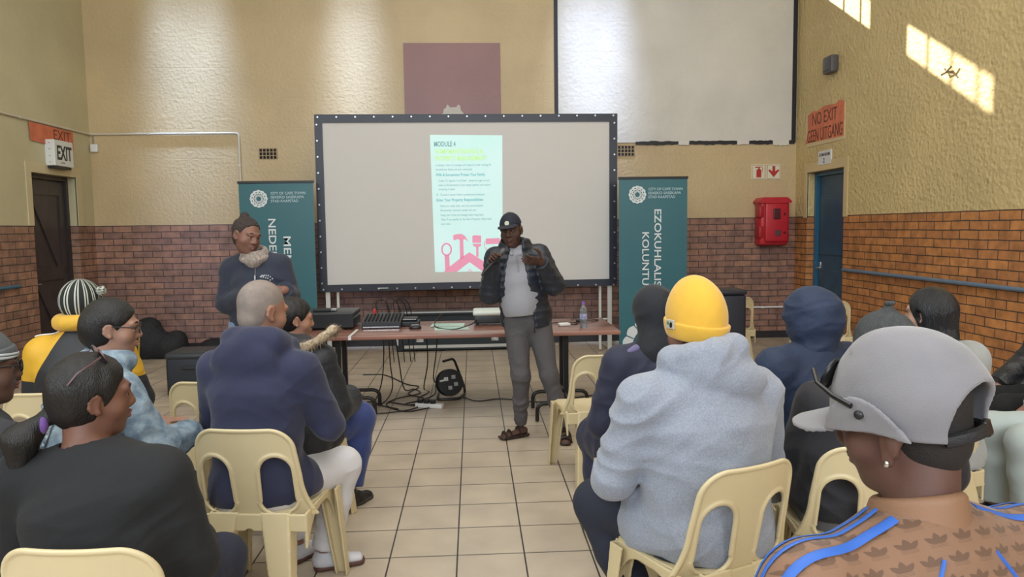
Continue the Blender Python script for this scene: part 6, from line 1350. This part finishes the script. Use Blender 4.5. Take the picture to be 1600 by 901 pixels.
    trousers(g, NAVYT, .02, vox=.009); [shoe(g, i, BSH, g.o, RUB, vox=.008) for i in (0, 1)]
    hair_cap(g, mat('cropped_dark_hair', (.016, .013, .012), .75, bump=.6, bscale=380), .0025, name='cropped_hair', low=-.045, vox=.0045)
    # cap
    CG = mat('grey_brushed_cotton', (.205, .198, .212), .88, bump=.35, bscale=420, sheen=.35, var=.05, vscale=8); R = g.HR; T = lambda x, y, z: g.head+R @ (V3(x, y, z)*g.hs); s = g.hs
    cc = T(0, -.020, .030); cr = V3(.092, .124, .085)*s; RX = R @ V3(1, 0, 0)
    F = Fld(.01); F.ell(cc, cr, R); F.seg(cc, T(0, -.020, -.05), cr[:2]-.001, cr[:2]*V3(.90, .93, 1)[:2], side=RX); F.ell(cc, cr-.009, R, .001, 's'); F.seg(cc, T(0, -.020, -.05), cr[:2]-.010, cr[:2]*V3(.90, .93, 1)[:2]-.009, .001, 's', side=RX); F.plane(T(0, 0, -.006), R @ V3(0, .25, -1), .003)
    F.ell(T(-.012, -.150, -.030), V3(.076, .085, .080)*s, R, .004, 's'); F.disp(lambda x, y, z: .0018*noise3(x*18, y*18, z*26)+.0005*noise3(x*60, y*60, z*60))
    cap = F.mesh('flap_cap', CG, .0036, g.o); CF = Fld(.01); CF.ell(cc, cr, R); CF.seg(cc, T(0, -.020, -.05), cr[:2]-.001, cr[:2]*V3(.90, .93, 1)[:2], side=RX)
    # visor: a curved stiff tongue
    V = Fld(.004); Ri = R.T
    def visor(x, y, z):
        x, y, z = x-g.head[0], y-g.head[1], z-g.head[2]; u, v, w = (Ri[i, 0]*x+Ri[i, 1]*y+Ri[i, 2]*z for i in range(3)); u, v, w = u/s, v/s, w/s
        plan = np.sqrt((u/.088)**2+((v-.06)/.125)**2)-1; plan = plan*.09; srf = .030-(u/.09)**2*.024-(v-.09)*.12; return np.maximum(np.maximum(plan, np.abs(w-srf)-.0035), .068-v+.0*u)
    V.fn(visor, T(0, .12, .02)-.13, T(0, .12, .02)+.13); V.mesh('visor', CG, .0036, cap)
    # side flaps turned up against the crown
    for sx in (-1, 1):
        W_ = Fld(.004)
        def flap(x, y, z, sx=sx):
            x, y, z = x-g.head[0], y-g.head[1], z-g.head[2]; u, v, w = (Ri[i, 0]*x+Ri[i, 1]*y+Ri[i, 2]*z for i in range(3)); u, v, w = u*sx/s, v/s, w/s
            q = np.sqrt((u/.096)**2+((v+.020)/.128)**2+(np.maximum(w-.032, 0)/.089)**2); lift = .012+.010*np.clip((w-.005)/.05, 0, 1); shell = np.abs((q-1)*.095-lift+.006*np.cos(v*30))-.0035
            topc = .064-((v-.022)/.075)**2*.062-.35*np.clip(-(v+.02), 0, 1); botc = .004+.10*v-.26*np.clip(-v, 0, .07)
            return np.maximum(np.maximum(shell, w-topc), np.maximum(botc-w, np.maximum(v-.088, np.maximum(-.072-v, .02-u))))
        W_.fn(flap, T(sx*.09, 0, .01)-.13, T(sx*.09, 0, .01)+.13); fo = W_.mesh('side_flap', CG, .0036, cap)
        p = T(sx*.112, .010, .036); nn = R @ V3(sx, 0, .12); Mq = Vector(nn).to_track_quat('Z', 'Y').to_matrix().to_4x4(); Mq.translation = Vector(p)
        MB().lathe([(.0075, -.004), (.0075, .002), (.005, .0045), (.001, .005)], n=16, M=Mq).obj('snap_button', BLACK, fo, smooth=True)
    b = MB(); ps = [Vector(T(.074*math.sin(a), -.014-.101*math.cos(a), -.026)) for a in np.linspace(-.85, .85, 11)]
    b.tube(ps, .0085, 8, flat=1.3, up=(0, 0, 1)); V_ = b.v
    b.obj('adjusting_strap', mat('black_webbing', (.012, .012, .014), .6, bump=.4, bscale=300), cap, smooth=True)
    p = T(.022, -.113, -.026); F = Fld(.003); F.box(p, (.012, .006, .014), .003, R); F.mesh('buckle', BLACKM, .0035, cap)
    for yy in (.045, .052): strip(g, CF, [T(x, yy, .16) for x in np.linspace(-.09, .09, 9)], .0009, mat('grey_stitch%d' % int(yy*1000), (.26, .25, .26), .9), 'panel_stitch', cap, lift=.0006)
    # sunglasses resting on the visor
    G = glasses(g, GFR, mat('dark_mirror_lens', (.10, .10, .09), .08, metal=.6), y0=.118, z0=.020, tilt=36, up=.008, name='sunglasses', thick=.0034, hh=.027, temples=False)
    b = MB()
    for sx in (-1, 1): MB().tube([Vector(T(sx*.060, .094, .108)), Vector(T(sx*.084, .080, .088)), Vector(T(sx*.108, .045, .068)), Vector(T(sx*.118, .015, .052))], .0042, 8, flat=1.2).obj('temple_arm', GFR, G, smooth=True)
    F = Fld(.003); F.ell(T(-.093, -.003, -.048), (.0045, .0045, .007)); F.mesh('ear_stud', CHROME, .0025, g.o)
    face_bits(g, (.16, .06, .05)); seat_for(g, .026, 'cream chair under foreground person in grey flap cap'); finish(g, 'foreground person in grey flap cap and brown leaf print tracksuit top')
# ---- right edge: person in a black puffer jacket facing left, hand on lap
if want('R7'):
    g = seated(3.56, 4.16, 1.20, 78, 80, 5, 0, lean=4, bulk=1.15, sw=1.10, knees=((-.12, .44), (.12, .46)), arms=dict(elbow=(.06, .12, -.25), wristL=(.02, .22, -.16), wrist=(-.08, .22, -.16)))
    body(g, skin('skin_tan_3', (.42, .22, .17)), vox=.0062, hands=(.35, .35))
    def qz(x, y, z): return .007*np.abs(np.sin(z*52))-.004
    top(g, 'puffer_jacket', cloth('black_puffer', (.014, .015, .017), .45, bump=.2, bscale=40, sheen=.05), .042, hem=.47, fold=(.006, 8, 8, 10, 61), quilt=qz, vox=.0068, cut=.92)
    trousers(g, BLKJ, .02); [shoe(g, i, BSH, g.o, RUB) for i in (0, 1)]; hair_cap(g, HAIRB, .014); face_bits(g, (.4, .15, .14))
    seat_for(g, .045, 'cream chair at right edge under person in black puffer jacket'); finish(g, 'person at right edge in black puffer jacket with a hand resting on black trousers')
if want('R8'):
    g = seated(3.20, 3.52, 1.18, 80, 80, 5, 0, lean=2, bulk=1.15, sw=1.08, knees=((-.13, .46), (.12, .50)), arms=dict(elbow=(.06, .06, -.26), wrist=(-.10, .2, -.08)))
    body(g, skin('skin_brown_8', (.20, .10, .07)), vox=.0075); top(g, 'pale_mint_top', cloth('pale_mint_fleece', (.44, .50, .48)), .032, hem=.46, fold=(.006, 6, 6, 10, 71), vox=.007)
    trousers(g, cloth('pale_mint_trousers', (.44, .50, .48)), .026); [shoe(g, i, BSH, g.o, RUB) for i in (0, 1)]; hair_cap(g, HAIRB, .012); face_bits(g)
    seat_for(g, .035, 'cream chair under person with pale mint trousers at right edge'); finish(g, 'person mostly outside right edge with pale mint trousers, nearer than the puffer jacket')
